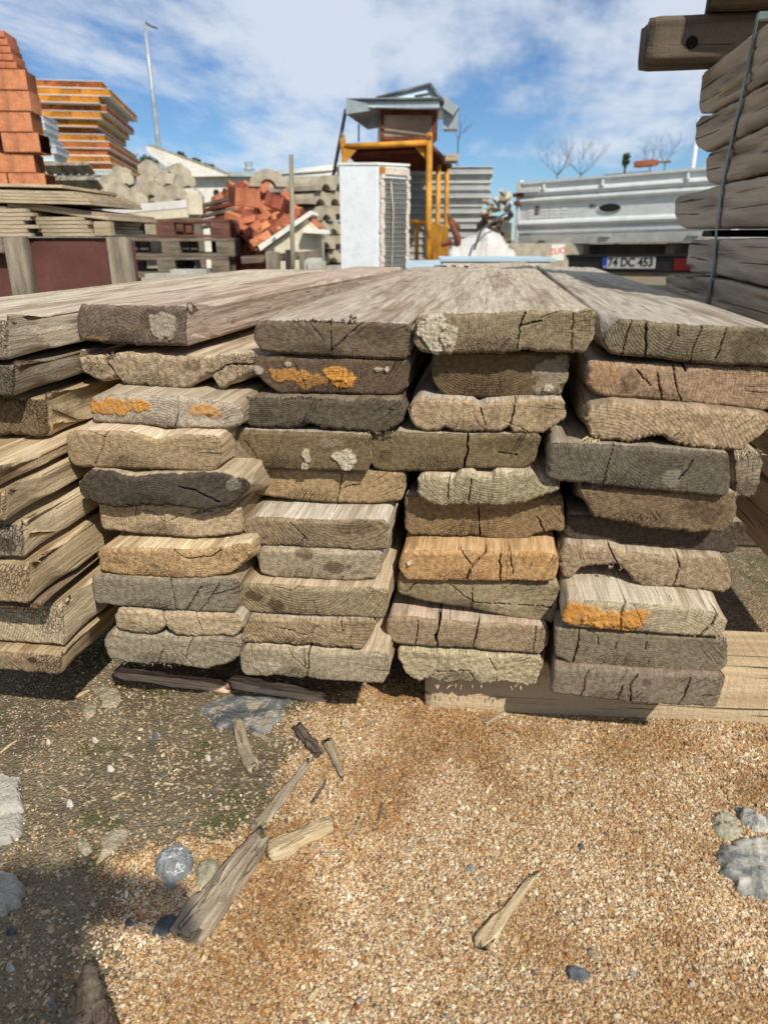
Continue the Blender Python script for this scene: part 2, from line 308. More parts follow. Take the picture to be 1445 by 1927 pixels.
# ------------------------------------------------------------------ object helpers
def wloc(o):
    v = Vector((0, 0, 0))
    while o is not None: v = v+o.location; o = o.parent
    return v
def tag(o, label=None, cat=None, group=None, kind=None):
    if label: o['label'] = label
    if cat: o['category'] = cat
    if group: o['group'] = group
    if kind: o['kind'] = kind
    return o
def thing(name, loc, label, cat, group=None, rot=(0, 0, 0)):
    o = bpy.data.objects.new(name, None); COL.objects.link(o); o.location = loc; o.rotation_euler = rot
    o.empty_display_size = .1
    return tag(o, label, cat, group)
class MB:
    def __init__(s): s.v = []; s.f = []
    def add(s, vs, fs):
        n = len(s.v); s.v += [tuple(v) for v in vs]; s.f += [tuple(i+n for i in f) for f in fs]; return s
    def box(s, c, d, rot=None, taper=1.):
        vs = []
        for k in (-1, 1):
            t = taper if k > 0 else 1
            for i, j in ((-1, -1), (1, -1), (1, 1), (-1, 1)):
                v = Vector((i*d[0]/2*t, j*d[1]/2*t, k*d[2]/2))
                if rot is not None: v = rot @ v
                vs.append(v+Vector(c))
        return s.add(vs, [(3, 2, 1, 0), (4, 5, 6, 7), (0, 1, 5, 4), (1, 2, 6, 5), (2, 3, 7, 6), (3, 0, 4, 7)])
    def hexa(s, b, t):      # four bottom points, four top points, same order
        return s.add(list(b)+list(t), [(3, 2, 1, 0), (4, 5, 6, 7), (0, 1, 5, 4), (1, 2, 6, 5), (2, 3, 7, 6), (3, 0, 4, 7)])
    def tube(s, pts, r, n=8, cap=True):
        pts = [Vector(p) for p in pts]; rs = r if isinstance(r, (list, tuple)) else [r]*len(pts); vs = []; fs = []
        for i, p in enumerate(pts):
            t = (pts[min(i+1, len(pts)-1)]-pts[max(i-1, 0)]).normalized()
            a = t.cross(Vector((0, 0, 1)) if abs(t.z) < .9 else Vector((1, 0, 0))).normalized(); b = t.cross(a)
            for k in range(n):
                w = 2*math.pi*k/n; vs.append(p+a*math.cos(w)*rs[i]+b*math.sin(w)*rs[i])
        for i in range(len(pts)-1):
            for k in range(n): fs.append((i*n+k, i*n+(k+1) % n, (i+1)*n+(k+1) % n, (i+1)*n+k))
        if cap: fs += [tuple(range(n))[::-1], tuple(range((len(pts)-1)*n, len(pts)*n))]
        return s.add(vs, fs)
    def prism(s, poly, a, b, fn=None):   # poly in (u,w) swept from a to b; fn(u, t, w) -> point
        fn = fn or (lambda u, t, w: (u, t, w)); n = len(poly)
        vs = [fn(u, a, w) for u, w in poly]+[fn(u, b, w) for u, w in poly]
        return s.add(vs, [tuple(range(n))[::-1] if False else tuple(range(n)), tuple(range(n, 2*n))[::-1]]+[(i, i+n, (i+1) % n+n, (i+1) % n) for i in range(n)])
    def build(s, name, m, parent=None, local=False, bevel=0, smooth=False, rough=0, own=False):
        me = bpy.data.meshes.new(name); off = Vector((0, 0, 0)); 
        if parent is not None and not local: off = wloc(parent)
        base = Vector((0, 0, 0))
        if parent is None and not own:
            xs = [v[0] for v in s.v]; ys = [v[1] for v in s.v]; base = Vector(((min(xs)+max(xs))/2, (min(ys)+max(ys))/2, min(v[2] for v in s.v)))
        me.from_pydata([tuple(Vector(v)-off-base) for v in s.v], [], s.f)
        bm = bmesh.new(); bm.from_mesh(me)
        bmesh.ops.recalc_face_normals(bm, faces=bm.faces)
        if bevel: bmesh.ops.bevel(bm, geom=list(bm.edges), offset=bevel, segments=2, affect='EDGES', clamp_overlap=True)
        bm.to_mesh(me); bm.free()
        if smooth:
            for p in me.polygons: p.use_smooth = True
        me.materials.append(m); o = bpy.data.objects.new(name, me); COL.objects.link(o); o.parent = parent; o.location = base
        return o
def mesh_np(name, V, Fq, m, parent=None, loc=(0, 0, 0), smooth=True, extra=()):
    me = bpy.data.meshes.new(name); V = np.asarray(V, np.float32); nq = len(Fq); Fq = np.asarray(Fq, np.int32)
    tot = nq*4+sum(len(e) for e in extra)
    me.vertices.add(len(V)); me.vertices.foreach_set('co', V.ravel())
    li = Fq.ravel().tolist(); ls = list(range(0, nq*4, 4)); lt = [4]*nq
    for e in extra: ls.append(len(li)); lt.append(len(e)); li += list(map(int, e))
    me.loops.add(tot); me.loops.foreach_set('vertex_index', np.array(li, np.int32))
    me.polygons.add(len(ls)); me.polygons.foreach_set('loop_start', np.array(ls, np.int32)); me.polygons.foreach_set('loop_total', np.array(lt, np.int32))
    me.update(calc_edges=True); me.validate()
    if smooth: me.polygons.foreach_set('use_smooth', np.ones(len(me.polygons), bool))
    me.materials.append(m); o = bpy.data.objects.new(name, me); COL.objects.link(o); o.parent = parent; o.location = loc
    return o
def setattr_np(me, name, typ, data):
    a = me.attributes.new(name, typ, 'POINT')
    a.data.foreach_set({'FLOAT': 'value', 'FLOAT_VECTOR': 'vector', 'FLOAT_COLOR': 'color'}[typ], np.asarray(data, np.float32).ravel())
# ------------------------------------------------------------------ the planks
VIEWS = {1: (0, 540, 2.89), 2: (0, 900, 2.89), 3: (440, 580, 3.141), 4: (440, 920, 3.141), 5: (680, 580, 3.44), 6: (700, 920, 3.44), 7: (1000, 580, 3.247), 8: (1000, 920, 3.247), 0: (0, 0, 1.)}
def cv(view, pts):
    ox, oy, s = VIEWS[view]; return [(ox+p[0]/s, oy+p[1]/s) for p in pts]
TAN = (.36, .285, .175); GREY = (.27, .245, .19); DARK = (.095, .082, .062); BROWN = (.185, .138, .082); OCHRE = (.40, .255, .115)
PALE = (.46, .40, .285); GREEN = (.235, .225, .145); DGREY = (.14, .125, .095); OLIVE = (.16, .14, .085); PINK = (.36, .275, .195)
SIDE = (.42, .36, .27); SGREY = (.37, .335, .275); SGOLD = (.58, .48, .32)
WOODG = 'old scaffold planks stacked on edge of the yard'
PL = {}
def plank(label, view, top, bot, y0, tint, side=SGREY, yaw=0., length=1.75, seed=1, rough=1., cracks=(), marks=(), pith=None, nu=None, stations=16, tilt=(0, 0), soft=.010, topz=None, capz=None, level=False, blend=.10, topcol=None, view2=None):
    rs = np.random.RandomState(seed)
    T = [PY(*p, y0) for p in cv(view, top)]; B = [PY(*p, y0) for p in cv(view2 or view, bot)]
    tx = [t[0] for t in T]; tz = [t[2] for t in T]; bx = [b[0] for b in B]; bz = [b[2] for b in B]
    if level: tz = [tz[-1]]*len(tz); bz = [bz[-1]]*len(bz)
    if topz is not None: tz = [max(t, topz) for t in tz]
    if capz is not None: tz = [min(t, capz) for t in tz]
    xl = min(min(tx), min(bx)); xr = max(max(tx), max(bx))
    if tx[0] > xl+.004: tx.insert(0, xl); tz.insert(0, bz[0]+.004)
    if bx[0] > xl+.004: bx.insert(0, xl); bz.insert(0, tz[0]-.004)
    if tx[-1] < xr-.004: tx.append(xr); tz.append(bz[-1]+.004)
    if bx[-1] < xr-.004: bx.append(xr); bz.append(tz[-1]-.004)
    w = xr-xl; nu = nu or max(60, int(w/.0011)); zt0 = np.percentile(tz, 70); zb0 = np.percentile(bz, 40); nv = max(20, int((zt0-zb0)/.0012))
    u = np.linspace(xl, xr, nu+1)
    zt = np.interp(u, tx, tz); zb = np.interp(u, bx, bz)
    k = np.ones(3)/3.
    for _ in range(2):
        zt[1:-1] = np.convolve(zt, k, 'valid'); zb[1:-1] = np.convolve(zb, k, 'valid')
    de = np.minimum(u-xl, xr-u); r = .007; dd = np.clip(de/r, 0, 1); rd = r*(1-np.sqrt(1-(1-dd)**2))
    jag = lambda s: (fbm(u*60, s, 0, seed+int(s*7), 3)*.0013+np.abs(fbm(u*240, s, 3, seed, 3))*.0020)*rough
    zt_s = zt-rd; zb_s = zb+rd; zt = zt_s-jag(1.); zb = zb_s+jag(2.); zt = np.maximum(zt, zb+.003)
    v = np.linspace(0, 1, nv+1); v = .5-.5*np.cos(np.pi*v)*1.0; v = .55*v+.45*np.linspace(0, 1, nv+1)
    X = np.repeat(u[:, None], nv+1, 1); Z = zb[:, None]+(zt-zb)[:, None]*v[None]
    # side edges wander a little
    jx = fbm(Z*90, 5., 0, seed, 3)*.0022*rough; X = X+jx*np.exp(-de/.012)[:, None]
    dist = np.minimum(np.minimum((zt[:, None]-Z), (Z-zb[:, None])), de[:, None])
    rnd = .0045*(1-np.clip(dist/.0055, 0, 1))**2
    cx, cz = (xl+xr)/2, (zt0+zb0)/2
    if pith is None: pth = (cx+rs.uniform(-.05, .05), cz+rs.choice([-1, 1])*rs.uniform(.02, .08))
    else:
        q = PY(*cv(view, [pith])[0], y0); pth = (q[0], q[2])
    Yd = rnd+fbm(X*22, 0, Z*22, seed, 3)*.0013*rough+np.abs(fbm(X*130, 0, Z*130, seed+5, 3))*(.0005+.0009*max(0, rough-1))
    Yd = Yd+tilt[0]*(X-cx)+tilt[1]*(Z-cz)
    # cracks running through the end face
    Q = np.zeros_like(X)
    cl = [([PY(*p, y0) for p in cv(view, c[0])], c[1]*.54/1336.*(D+y0)/.95, c[2] if len(c) > 2 else .02) for c in cracks]
    for _ in range(int(1+3*rs.rand())):                      # fine seasoning checks from the pith
        a = rs.uniform(0, 2*np.pi); x0 = xl+w*rs.uniform(.08, .92); z0 = rs.choice([zt0, zb0])
        dx, dz = pth[0]-x0, pth[1]-z0; n = math.hypot(dx, dz)+1e-6; ln = rs.uniform(.015, .05)
        cl.append(([(x0+dx/n*t*ln, 0, z0+dz/n*t*ln) for t in np.linspace(-.1, 1, 5)], rs.uniform(.0003, .0008), .003))
    for pts, wd, dep in cl:
        dm = np.full(X.shape, 9.); tt = np.zeros(X.shape)
        Xn = X+fbm(X*90, 1, Z*90, seed+31, 3)*.0022; Zn = Z+fbm(X*90, 7, Z*90, seed+33, 3)*.0022
        for i in range(len(pts)-1):
            ax, az, bx_, bz_ = pts[i][0], pts[i][2], pts[i+1][0], pts[i+1][2]; ex, ez = bx_-ax, bz_-az; l2 = ex*ex+ez*ez+1e-12
            t = np.clip(((Xn-ax)*ex+(Zn-az)*ez)/l2, 0, 1); dm = np.minimum(dm, np.hypot(Xn-ax-t*ex, Zn-az-t*ez))
        wl = wd*(.62+.9*fbm(X*45, 2, Z*45, seed+51, 2)); m = 1-sst(wl*.3, np.maximum(wl*.5, 0)+.00045, dm); Yd = Yd+m*dep; Q = np.maximum(Q, m*min(1, dep/.02+.3))
    # marks: o lichen, p mortar, d stains and dark patches
    K = np.zeros(X.shape+(3,)); fr = sst(xl+.0, xl+.002, X)
    for mk in marks:
        kd, mx_, mz_, rx, rz = mk[:5]; am = mk[5] if len(mk) > 5 else 1.
        c = PY(*cv(view, [(mx_, mz_)])[0], y0); s = VIEWS[view][2]; sx = rx/s/1336*(D+y0)*1.04; sz = rz/s/1336*(D+y0)*1.04
        a = 1-np.hypot((X-c[0])/sx, (Z-c[2])/sz)+fbm(X*60, kd == 'o', Z*60, seed+int(mx_), 4, .6)*.75
        m = sst(.0, .13 if kd != 'd' else .3, a)*am; i = {'o': 0, 'p': 1, 'd': 2}[kd]; K[..., i] = np.maximum(K[..., i], m)
        if kd != 'd': Yd = Yd-m*(.0016+.003*np.abs(fbm(X*160, 2, Z*160, seed, 3)))*(1.6 if kd == 'p' else 1)
    c, s_ = math.cos(yaw), math.sin(yaw)
    V = [np.stack([X, y0+Yd, Z], -1).reshape(-1, 3)]
    at = lambda i, j: i*(nv+1)+j
    I, J = np.meshgrid(np.arange(nu), np.arange(nv), indexing='ij'); I = I.ravel(); J = J.ravel()
    Fq = [np.stack([at(I, J), at(I+1, J), at(I+1, J+1), at(I, J+1)], -1)]
    st = 2 if stations < 40 else 1
    per = [at(i, 0) for i in range(0, nu, st)]+[at(nu, j) for j in range(0, nv, st)]+[at(i, nv) for i in range(nu, 0, -st)]+[at(0, j) for j in range(nv, 0, -st)]
    # keep the front watertight: use full perimeter
    per = [at(i, 0) for i in range(nu)]+[at(nu, j) for j in range(nv)]+[at(i, nv) for i in range(nu, 0, -1)]+[at(0, j) for j in range(nv, 0, -1)]
    per = np.array(per); n = len(per); P0 = V[0][per]
    kind = np.array([0]*nu+[1]*nv+[2]*nu+[3]*nv)
    # clean section that the ragged end blends into
    px_ = P0[:, 0]; 
    tfit = np.polyfit(u[nu//8:-nu//8], zt[nu//8:-nu//8], 1); bfit = np.polyfit(u[nu//8:-nu//8], zb[nu//8:-nu//8], 1)
    lift = np.percentile((zt-np.polyval(tfit, u)), 80); drop = np.percentile((zb-np.polyval(bfit, u)), 20)
    if abs(lift) > .012: lift = .003
    if abs(drop) > .012: drop = -.003
    cr = .005; dd = np.clip(np.minimum(px_-xl, xr-px_)/cr, 0, 1); rd = cr*(1-np.sqrt(1-(1-dd)**2))
    CT = np.polyval(tfit, px_)+lift-rd-.0012; CB = np.polyval(bfit, px_)+drop+rd+.0012
    fracv = np.clip((P0[:, 2]-np.interp(px_, u, zb))/(np.interp(px_, u, zt)-np.interp(px_, u, zb)+1e-9), 0, 1)
    PS = np.where(kind == 0, np.interp(px_, u, zb_s), np.where(kind == 2, np.interp(px_, u, zt_s), P0[:, 2]))
    CZ = np.where(kind == 0, CB, np.where(kind == 2, CT, CB+(CT-CB)*fracv))
    ys = np.concatenate([[.0025, .006, .013, .025, .045, .075], .075+(length-.075)*(np.linspace(0, 1, stations)[1:]**1.5)])
    base = 0; tot = V[0].shape[0]; prev = per.copy(); Kl = [K.reshape(-1, 3)]; Ql = [Q.ravel()]; Sl = [np.zeros(tot)]; rot_pt = (cx, y0)
    for y in ys:
        b = sst(0, blend, y); b1 = sst(0, .011, y); x = px_.copy(); z = P0[:, 2]*(1-b1)+PS*b1; z = z*(1-b)+CZ*b; yy = y0+(P0[:, 1]-y0)*max(0, 1-y/.02)+y
        am = .0010+.0012*b
        g1 = fbm(x*75, y*2.2, z*75, seed+3, 3); g2 = fbm(x*9, y*2.5, z*9, seed+9, 3); g3 = np.clip(fbm(x*55, y*1.3, z*55, seed+21, 2)-.38, 0, 1)
        o = g1*am+g2*.0018*b-g3*.006*min(1, .3+y*6)
        if stations >= 40: o = o+fbm(x*200, y*5, z*200, seed+41, 2)*.0006
        x = cx+(x-cx)*(1-.022*sst(0, .05, y))
        z = z+np.where(kind == 0, -o, np.where(kind == 2, o, 0)); x = x+np.where(kind == 1, o, np.where(kind == 3, -o, 0))
        V.append(np.stack([x, yy if np.ndim(yy) else np.full(n, yy), z], -1)); cur = tot+np.arange(n); tot += n
        Fq.append(np.stack([prev, cur, np.roll(cur, -1), np.roll(prev, -1)], -1)); prev = cur
        Kl.append(K.reshape(-1, 3)[per]*max(0, 1-y/.01)); Ql.append(Q.ravel()[per]*max(0, 1-y/.09)); Sl.append(np.full(n, min(1, y/.004)))
    V = np.concatenate(V); V0 = V.copy()
    rx, ry = V[:, 0]-cx, V[:, 1]-y0; V[:, 0] = cx+c*rx+s_*ry; V[:, 1] = y0-s_*rx+c*ry
    org = np.array([cx, y0, (zt0+zb0)/2]); V -= org
    o = mesh_np('scaffold_plank', V, np.concatenate(Fq), M['plank'], loc=tuple(org), extra=[prev[::-1]])
    me = o.data; Q = np.concatenate(Ql); K = np.concatenate(Kl); S = np.concatenate(Sl)
    rf = rs.uniform(.85, 1.5)
    setattr_np(me, 'rc', 'FLOAT_VECTOR', np.stack([(V0[:, 0]-pth[0])*rf, (V0[:, 2]-pth[1])*rf, Q], -1))
    setattr_np(me, 'mask', 'FLOAT_VECTOR', K); setattr_np(me, 'side', 'FLOAT', S)
    j = 1+rs.uniform(-.06, .06); tf = .80+.30*min(1, tint[0]/.40); one = np.ones(len(V))
    setattr_np(me, 'tint', 'FLOAT_COLOR', np.stack([one*min(.75, tint[0]*j*tf), one*min(.7, tint[1]*j*tf*.97), one*tint[2]*j*tf*.965, one], -1))
    sc_ = topcol or tuple(min(.7, c*1.15) for c in side); setattr_np(me, 'tint2', 'FLOAT_COLOR', np.stack([one*sc_[0], one*sc_[1], one*sc_[2], one*rs.uniform(.08, .5)], -1))
    tag(o, label, 'plank', WOODG)
    PL[label] = (o, y0)
    return zb0, y0
def column(rows, x0=0.):
    zprev = None; yprev = 0.
    for i, r in enumerate(rows):
        lab, view, top, bot, tint, kw = r; kw = dict(kw); rec = kw.pop('rec', None); y0 = kw.pop('y0', None)
        pts = cv(view, top); px, py = sorted(pts, key=lambda p: p[1])[len(pts)//2] if False else (sum(p[0] for p in pts)/len(pts), sum(p[1] for p in pts)/len(pts))
        gap = kw.pop('gap', .0038)
        if kw.pop('fit', False) and zprev is not None: kw['capz'] = zprev-.0045; kw['topz'] = zprev-.012
        if y0 is None:
            if zprev is None: y0 = 0.
            elif rec is not None: y0 = yprev+rec; kw['topz'] = zprev-.003
            else:
                rr = ray(px, py); y0 = (zprev-gap-H)*rr[1]/rr[2]-D
                y0 = float(np.clip(y0, max(-.125, yprev-.06), min(.07, yprev+.05)))
        zb, _ = plank(lab, view, top, bot, y0, tint, **kw); print('plank', lab[:30], 'y0 %.3f zb %.3f' % (y0, zb))
        zprev, yprev = zb, y0

def rowA(lab, px, t, b, tint, **kw):
    kw.setdefault('side', SGOLD); kw['fit'] = True; kw['level'] = True; y = PX(px, b, -.590 if b < 750 else (-.582 if b < 850 else -.568))[1]; kw['y0'] = y; wpx = .22*1336/(D+y)
    return (lab, 0, [(px-wpx, t+kw.pop('dl', 0)), (px-wpx/2, t), (px, t)], [(px-wpx, b-5), (px-wpx/2, b), (px, b)], tint, kw)
column([
 rowA('pale grey plank at upper left corner of the plank stack', 15, 602, 678, GREY, seed=11, side=SIDE, topcol=(.52, .46, .36), stations=50, yaw=.03, length=1.6),
 rowA('grey plank just under the pale top one at far left', 24, 690, 747, DGREY, seed=12, side=(.22, .19, .14)),
 rowA('plank with rotten brown corner, third down at far left', 88, 764, 824, BROWN, seed=13, side=(.42, .33, .20), rough=2.2),
 rowA('golden plank half hidden at far left, fourth down', -22, 868, 928, TAN, seed=14, side=(.52, .42, .27)),
 rowA('split brown plank, fifth down at far left', 6, 928, 985, TAN, seed=15, side=(.46, .37, .24), rough=1.5),
 rowA('pale plank with blackened end and wavy grain, far left', 41, 1000, 1053, GREY, seed=16, side=(.60, .50, .34), marks=(('d', 10, 1025, 30, 22, .8),)),
 rowA('thick smooth sandy plank at far left, seventh down', 52, 1067, 1140, TAN, seed=17, side=(.46, .37, .23)),
 rowA('thin dark plank squeezed between two pale ones, far left', 68, 1130, 1153, BROWN, seed=18, side=(.20, .15, .10), rough=1.5),
 rowA('bright cream plank with round grain, second lowest at far left', 121, 1172, 1218, PALE, seed=19, side=(.62, .52, .36)),
 rowA('lowest plank at far left with a dark knot', 113, 1222, 1273, (.27, .21, .135), seed=20, side=(.42, .33, .21), rough=1.6, marks=(('d', 60, 1243, 11, 8, 1),)),
])
column([
 ('thick plank with a dark red and whitish stained end, top left', 1, [(408, 120), (420, 92), (600, 97), (1005, 103), (1018, 120)], [(405, 250), (430, 295), (560, 312), (1018, 325)], (.185, .155, .12), dict(y0=-.005, seed=31, side=(.30, .26, .20), topcol=(.46, .37, .295), yaw=.075, length=1.52, stations=56, rough=1.4, marks=(('p', 900, 210, 110, 70, .55), ('d', 860, 170, 120, 60, .5), ('o', 500, 285, 90, 18, .35)))),
 ('rotten split plank under the thick top left plank', 1, [(425, 380), (470, 385), (520, 372), (575, 400), (620, 362), (700, 358), (900, 372), (1150, 378), (1200, 368), (1375, 350)], [(428, 405), (445, 470), (560, 522), (622, 512), (640, 502), (680, 540), (790, 532), (850, 560), (935, 572), (1010, 560), (1140, 485), (1190, 552), (1300, 520), (1380, 470)], (.33, .275, .19), dict(y0=.0, seed=32, rough=3., side=(.5, .42, .31), cracks=(([(545, 385), (600, 430), (655, 520)], 9, .04), ([(1140, 480), (1230, 430), (1370, 420)], 5, .02)), pith=(820, 250), marks=(('d', 520, 440, 80, 40, .4), ('d', 1040, 430, 60, 30, .5)))),
 ('grey plank with a thick orange lichen sheet on its left', 1, [(487, 620), (505, 592), (600, 585), (960, 598), (1310, 640)], [(490, 690), (510, 735), (960, 775), (1225, 780), (1312, 755)], (.36, .33, .265), dict(seed=33, pith=(870, 830), side=SIDE, cracks=(([(965, 600), (975, 680), (955, 760)], 2, .012),), marks=(('o', 590, 655, 135, 62), ('o', 735, 635, 75, 38), ('o', 1120, 665, 115, 32, .75), ('o', 1170, 690, 45, 30, .8), ('p', 1110, 740, 90, 25, .4)))),
 ('wide sandy plank below the orange lichen one, second column', 1, [(357, 800), (400, 778), (700, 788), (760, 800), (835, 832), (960, 800), (1180, 812), (1195, 840)], [(360, 890), (372, 960), (410, 985), (520, 987), (1150, 1012), (1197, 970)], TAN, dict(seed=34, side=(.6, .5, .36), pith=(700, 860), cracks=(([(585, 790), (560, 880), (520, 960)], 1.5),))),
 ('nearly black plank with curved grain in the second column', 0, [(145, 905), (170, 884), (208, 888), (242, 897), (284, 893), (415, 890), (462, 903)], [(147, 925), (156, 941), (208, 957), (311, 954), (388, 962), (432, 957), (468, 925)], DARK, dict(seed=35, rough=1.8, side=(.4, .33, .23), pith=(300, 990), cracks=(([(335, 915), (380, 930), (410, 945)], 5, .03),), marks=(('p', 440, 915, 18, 18, .3),))),
 ('cream plank with star shaped cracks under the black one', 0, [(187, 955), (300, 950), (430, 950), (452, 956)], [(188, 990), (194, 1000), (294, 1009), (374, 1014), (456, 1007)], (.42, .35, .235), dict(rec=.022, seed=36, pith=(311, 983), side=(.33, .26, .18), cracks=(([(311, 983), (290, 965), (255, 955)], 1.6), ([(311, 983), (310, 1008)], 2), ([(311, 983), (345, 968), (400, 962)], 1.3), ([(257, 950), (258, 1000)], 1.3)))),
 ('golden brown rotten ended plank, seventh down in second column', 2, [(525, 410), (560, 385), (700, 380), (900, 390), (1130, 398), (1240, 370), (1360, 345)], [(530, 440), (560, 510), (700, 542), (950, 555), (1100, 552), (1250, 522), (1368, 440)], (.40, .29, .155), dict(seed=37, rough=2.2, side=(.6, .5, .33), cracks=(([(940, 400), (1020, 440), (1140, 430), (1200, 390)], 3),), marks=(('d', 640, 450, 60, 20, .4), ('d', 1280, 445, 45, 20, .6)))),
 ('grey plank split in two lengths by a bent crack', 2, [(505, 565), (540, 540), (700, 548), (920, 562), (1290, 550)], [(505, 645), (530, 690), (700, 706), (950, 725), (1100, 735), (1275, 740), (1295, 700)], (.235, .22, .165), dict(seed=38, rec=-.004, side=(.36, .29, .19), pith=(500, 800), cracks=(([(925, 560), (945, 640), (958, 725)], 4, .04), ([(1105, 590), (1060, 650), (1010, 720)], 1.8), ([(1190, 580), (1130, 670), (1085, 725)], 1.8)))),
 ('rounded cream plank broken in the middle, second lowest', 2, [(615, 755), (640, 715), (800, 718), (870, 737), (1000, 730), (1290, 745), (1332, 780)], [(620, 790), (650, 830), (740, 855), (830, 860), (885, 830), (905, 810), (925, 840), (960, 862), (1060, 872), (1270, 865), (1330, 815)], (.40, .335, .225), dict(seed=39, rough=1.8, pith=(700, 780), cracks=(([(870, 735), (905, 780), (900, 830)], 4, .03), ([(1060, 740), (1100, 830)], 1.5)))),
 ('lowest grey plank of the second column with sagging underside', 2, [(568, 860), (600, 830), (700, 850), (1000, 865), (1250, 862), (1308, 885)], [(565, 920), (600, 990), (700, 1010), (800, 1025), (900, 1012), (1130, 1046), (1240, 1015), (1300, 980)], (.285, .26, .19), dict(seed=40, rough=1.6, cracks=(([(880, 870), (890, 930), (855, 1010)], 2.2), ([(1040, 880), (1010, 980)], 1.5)), marks=(('p', 640, 900, 60, 40, .3),))),
])
column([
 ('top plank of the middle column with clear tree rings', 3, [(112, 100), (135, 75), (350, 68), (600, 78), (850, 84), (1040, 88)], [(112, 190), (160, 262), (280, 277), (600, 297), (1000, 307), (1035, 290)], (.17, .14, .095), dict(y0=0, seed=51, rough=1.4, pith=(580, 250), side=(.3, .25, .18), topcol=(.43, .375, .30), stations=56, length=2.05, cracks=(([(580, 250), (680, 150), (800, 60)], 2.5, .02), ([(580, 250), (572, 160), (575, 80)], 1.5)), marks=(('d', 830, 160, 120, 60, .35),))),
 ('dark plank with scattered orange lichen in the middle', 3, [(110, 345), (150, 303), (500, 305), (1022, 322)], [(110, 375), (200, 465), (270, 510), (600, 512), (950, 522), (1030, 480)], (.135, .10, .066), dict(seed=52, rec=.004, pith=(650, 900), marks=(('o', 330, 395, 150, 45, .75), ('o', 450, 430, 90, 45, .55), ('o', 590, 385, 60, 40), ('o', 625, 430, 50, 38), ('o', 670, 420, 50, 45), ('p', 140, 365, 38, 28, .7), ('p', 850, 362, 28, 14, .8), ('p', 905, 362, 12, 16), ('p', 325, 332, 22, 14, .7)), cracks=(([(625, 455), (622, 510)], 2),))),
 ('blackened coarse plank, third down in the middle column', 3, [(55, 590), (90, 535), (300, 530), (700, 540), (1003, 545)], [(50, 640), (62, 700), (180, 717), (390, 712), (450, 685), (520, 712), (600, 732), (900, 745), (985, 690)], (.12, .105, .075), dict(seed=53, rough=2.6, pith=(200, 1100), side=(.2, .17, .12), marks=(('d', 180, 630, 60, 50, .4),))),
 ('brown plank with two dried mortar blobs and cut corner', 3, [(-82, 800), (-60, 745), (30, 722), (150, 737), (700, 757), (760, 790), (808, 835)], [(-85, 860), (-62, 940), (150, 957), (500, 965), (785, 978), (805, 925)], (.185, .145, .08), dict(seed=54, rec=-.008, pith=(200, 1000), marks=(('p', 655, 900, 62, 62), ('p', 430, 870, 30, 42, .9), ('p', 425, 935, 20, 25), ('p', 20, 870, 90, 90, .28), ('p', 560, 800, 110, 26, .2)), cracks=(([(60, 780), (130, 860), (150, 950)], 1.5),))),
 ('sandy plank shaded along its top, fifth down in the middle', 3, [(80, 1010), (100, 977), (500, 985), (1000, 1000)], [(90, 1050), (130, 1110), (350, 1137), (600, 1157), (800, 1162), (990, 1142), (1008, 1110)], (.345, .265, .15), dict(seed=55, rec=.02, pith=(330, 1300), cracks=(([(640, 980), (622, 1070), (610, 1160)], 4, .03), ([(650, 1060), (740, 1040)], 1.5)))),
 ('protruding plank with a whitish weathered top, mid middle column', 4, [(35, 205), (120, 168), (400, 182), (908, 192)], [(35, 230), (110, 320), (200, 342), (600, 365), (905, 373)], (.295, .24, .155), dict(seed=56, rough=1.6, topcol=(.60, .55, .46), side=(.45, .4, .31), marks=(('d', 700, 230, 130, 60, .45), ('d', 420, 250, 80, 60, .25)), cracks=(([(330, 200), (430, 300)], 1.5),))),
 ('short grey plank with brown rot patches in its rings', 4, [(132, 395), (160, 348), (500, 363), (868, 378)], [(135, 440), (162, 510), (240, 532), (500, 540), (640, 548), (700, 548), (830, 540), (870, 490)], (.37, .325, .235), dict(seed=57, pith=(560, 130), cracks=(([(632, 550), (640, 515)], 4),), marks=(('d', 410, 385, 80, 45, .75), ('d', 620, 465, 105, 42, .8), ('d', 740, 495, 70, 22, .6)))),
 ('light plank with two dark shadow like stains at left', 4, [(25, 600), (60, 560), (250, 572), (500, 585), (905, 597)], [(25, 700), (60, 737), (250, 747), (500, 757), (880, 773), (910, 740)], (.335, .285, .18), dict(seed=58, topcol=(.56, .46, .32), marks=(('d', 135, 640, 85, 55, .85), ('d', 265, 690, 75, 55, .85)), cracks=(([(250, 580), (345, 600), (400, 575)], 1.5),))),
 ('frayed splintery plank, second lowest in the middle column', 4, [(60, 800), (90, 752), (300, 770), (780, 777), (835, 790)], [(55, 880), (80, 915), (200, 922), (320, 925), (380, 945), (480, 932), (600, 950), (760, 965), (802, 900)], (.36, .285, .18), dict(seed=59, rough=2.6, cracks=(([(270, 820), (430, 870)], 2), ([(630, 790), (635, 850)], 1.6)), pith=(700, 600))),
 ('lowest middle plank with wide rings and a dropped crack', 4, [(40, 960), (70, 927), (300, 940), (500, 958), (700, 970), (900, 975), (918, 1000)], [(35, 1060), (62, 1108), (200, 1120), (240, 1108), (400, 1130), (430, 1115), (470, 1135), (650, 1145), (880, 1160), (905, 1120)], (.345, .31, .225), dict(seed=60, topcol=(.6, .5, .36), pith=(400, 1010), cracks=(([(445, 945), (440, 1060), (430, 1120)], 4, .03), ([(318, 945), (350, 1000), (425, 1060)], 2.2), ([(415, 955), (420, 1060)], 2)), marks=(('p', 200, 1050, 120, 45, .4),))),
])
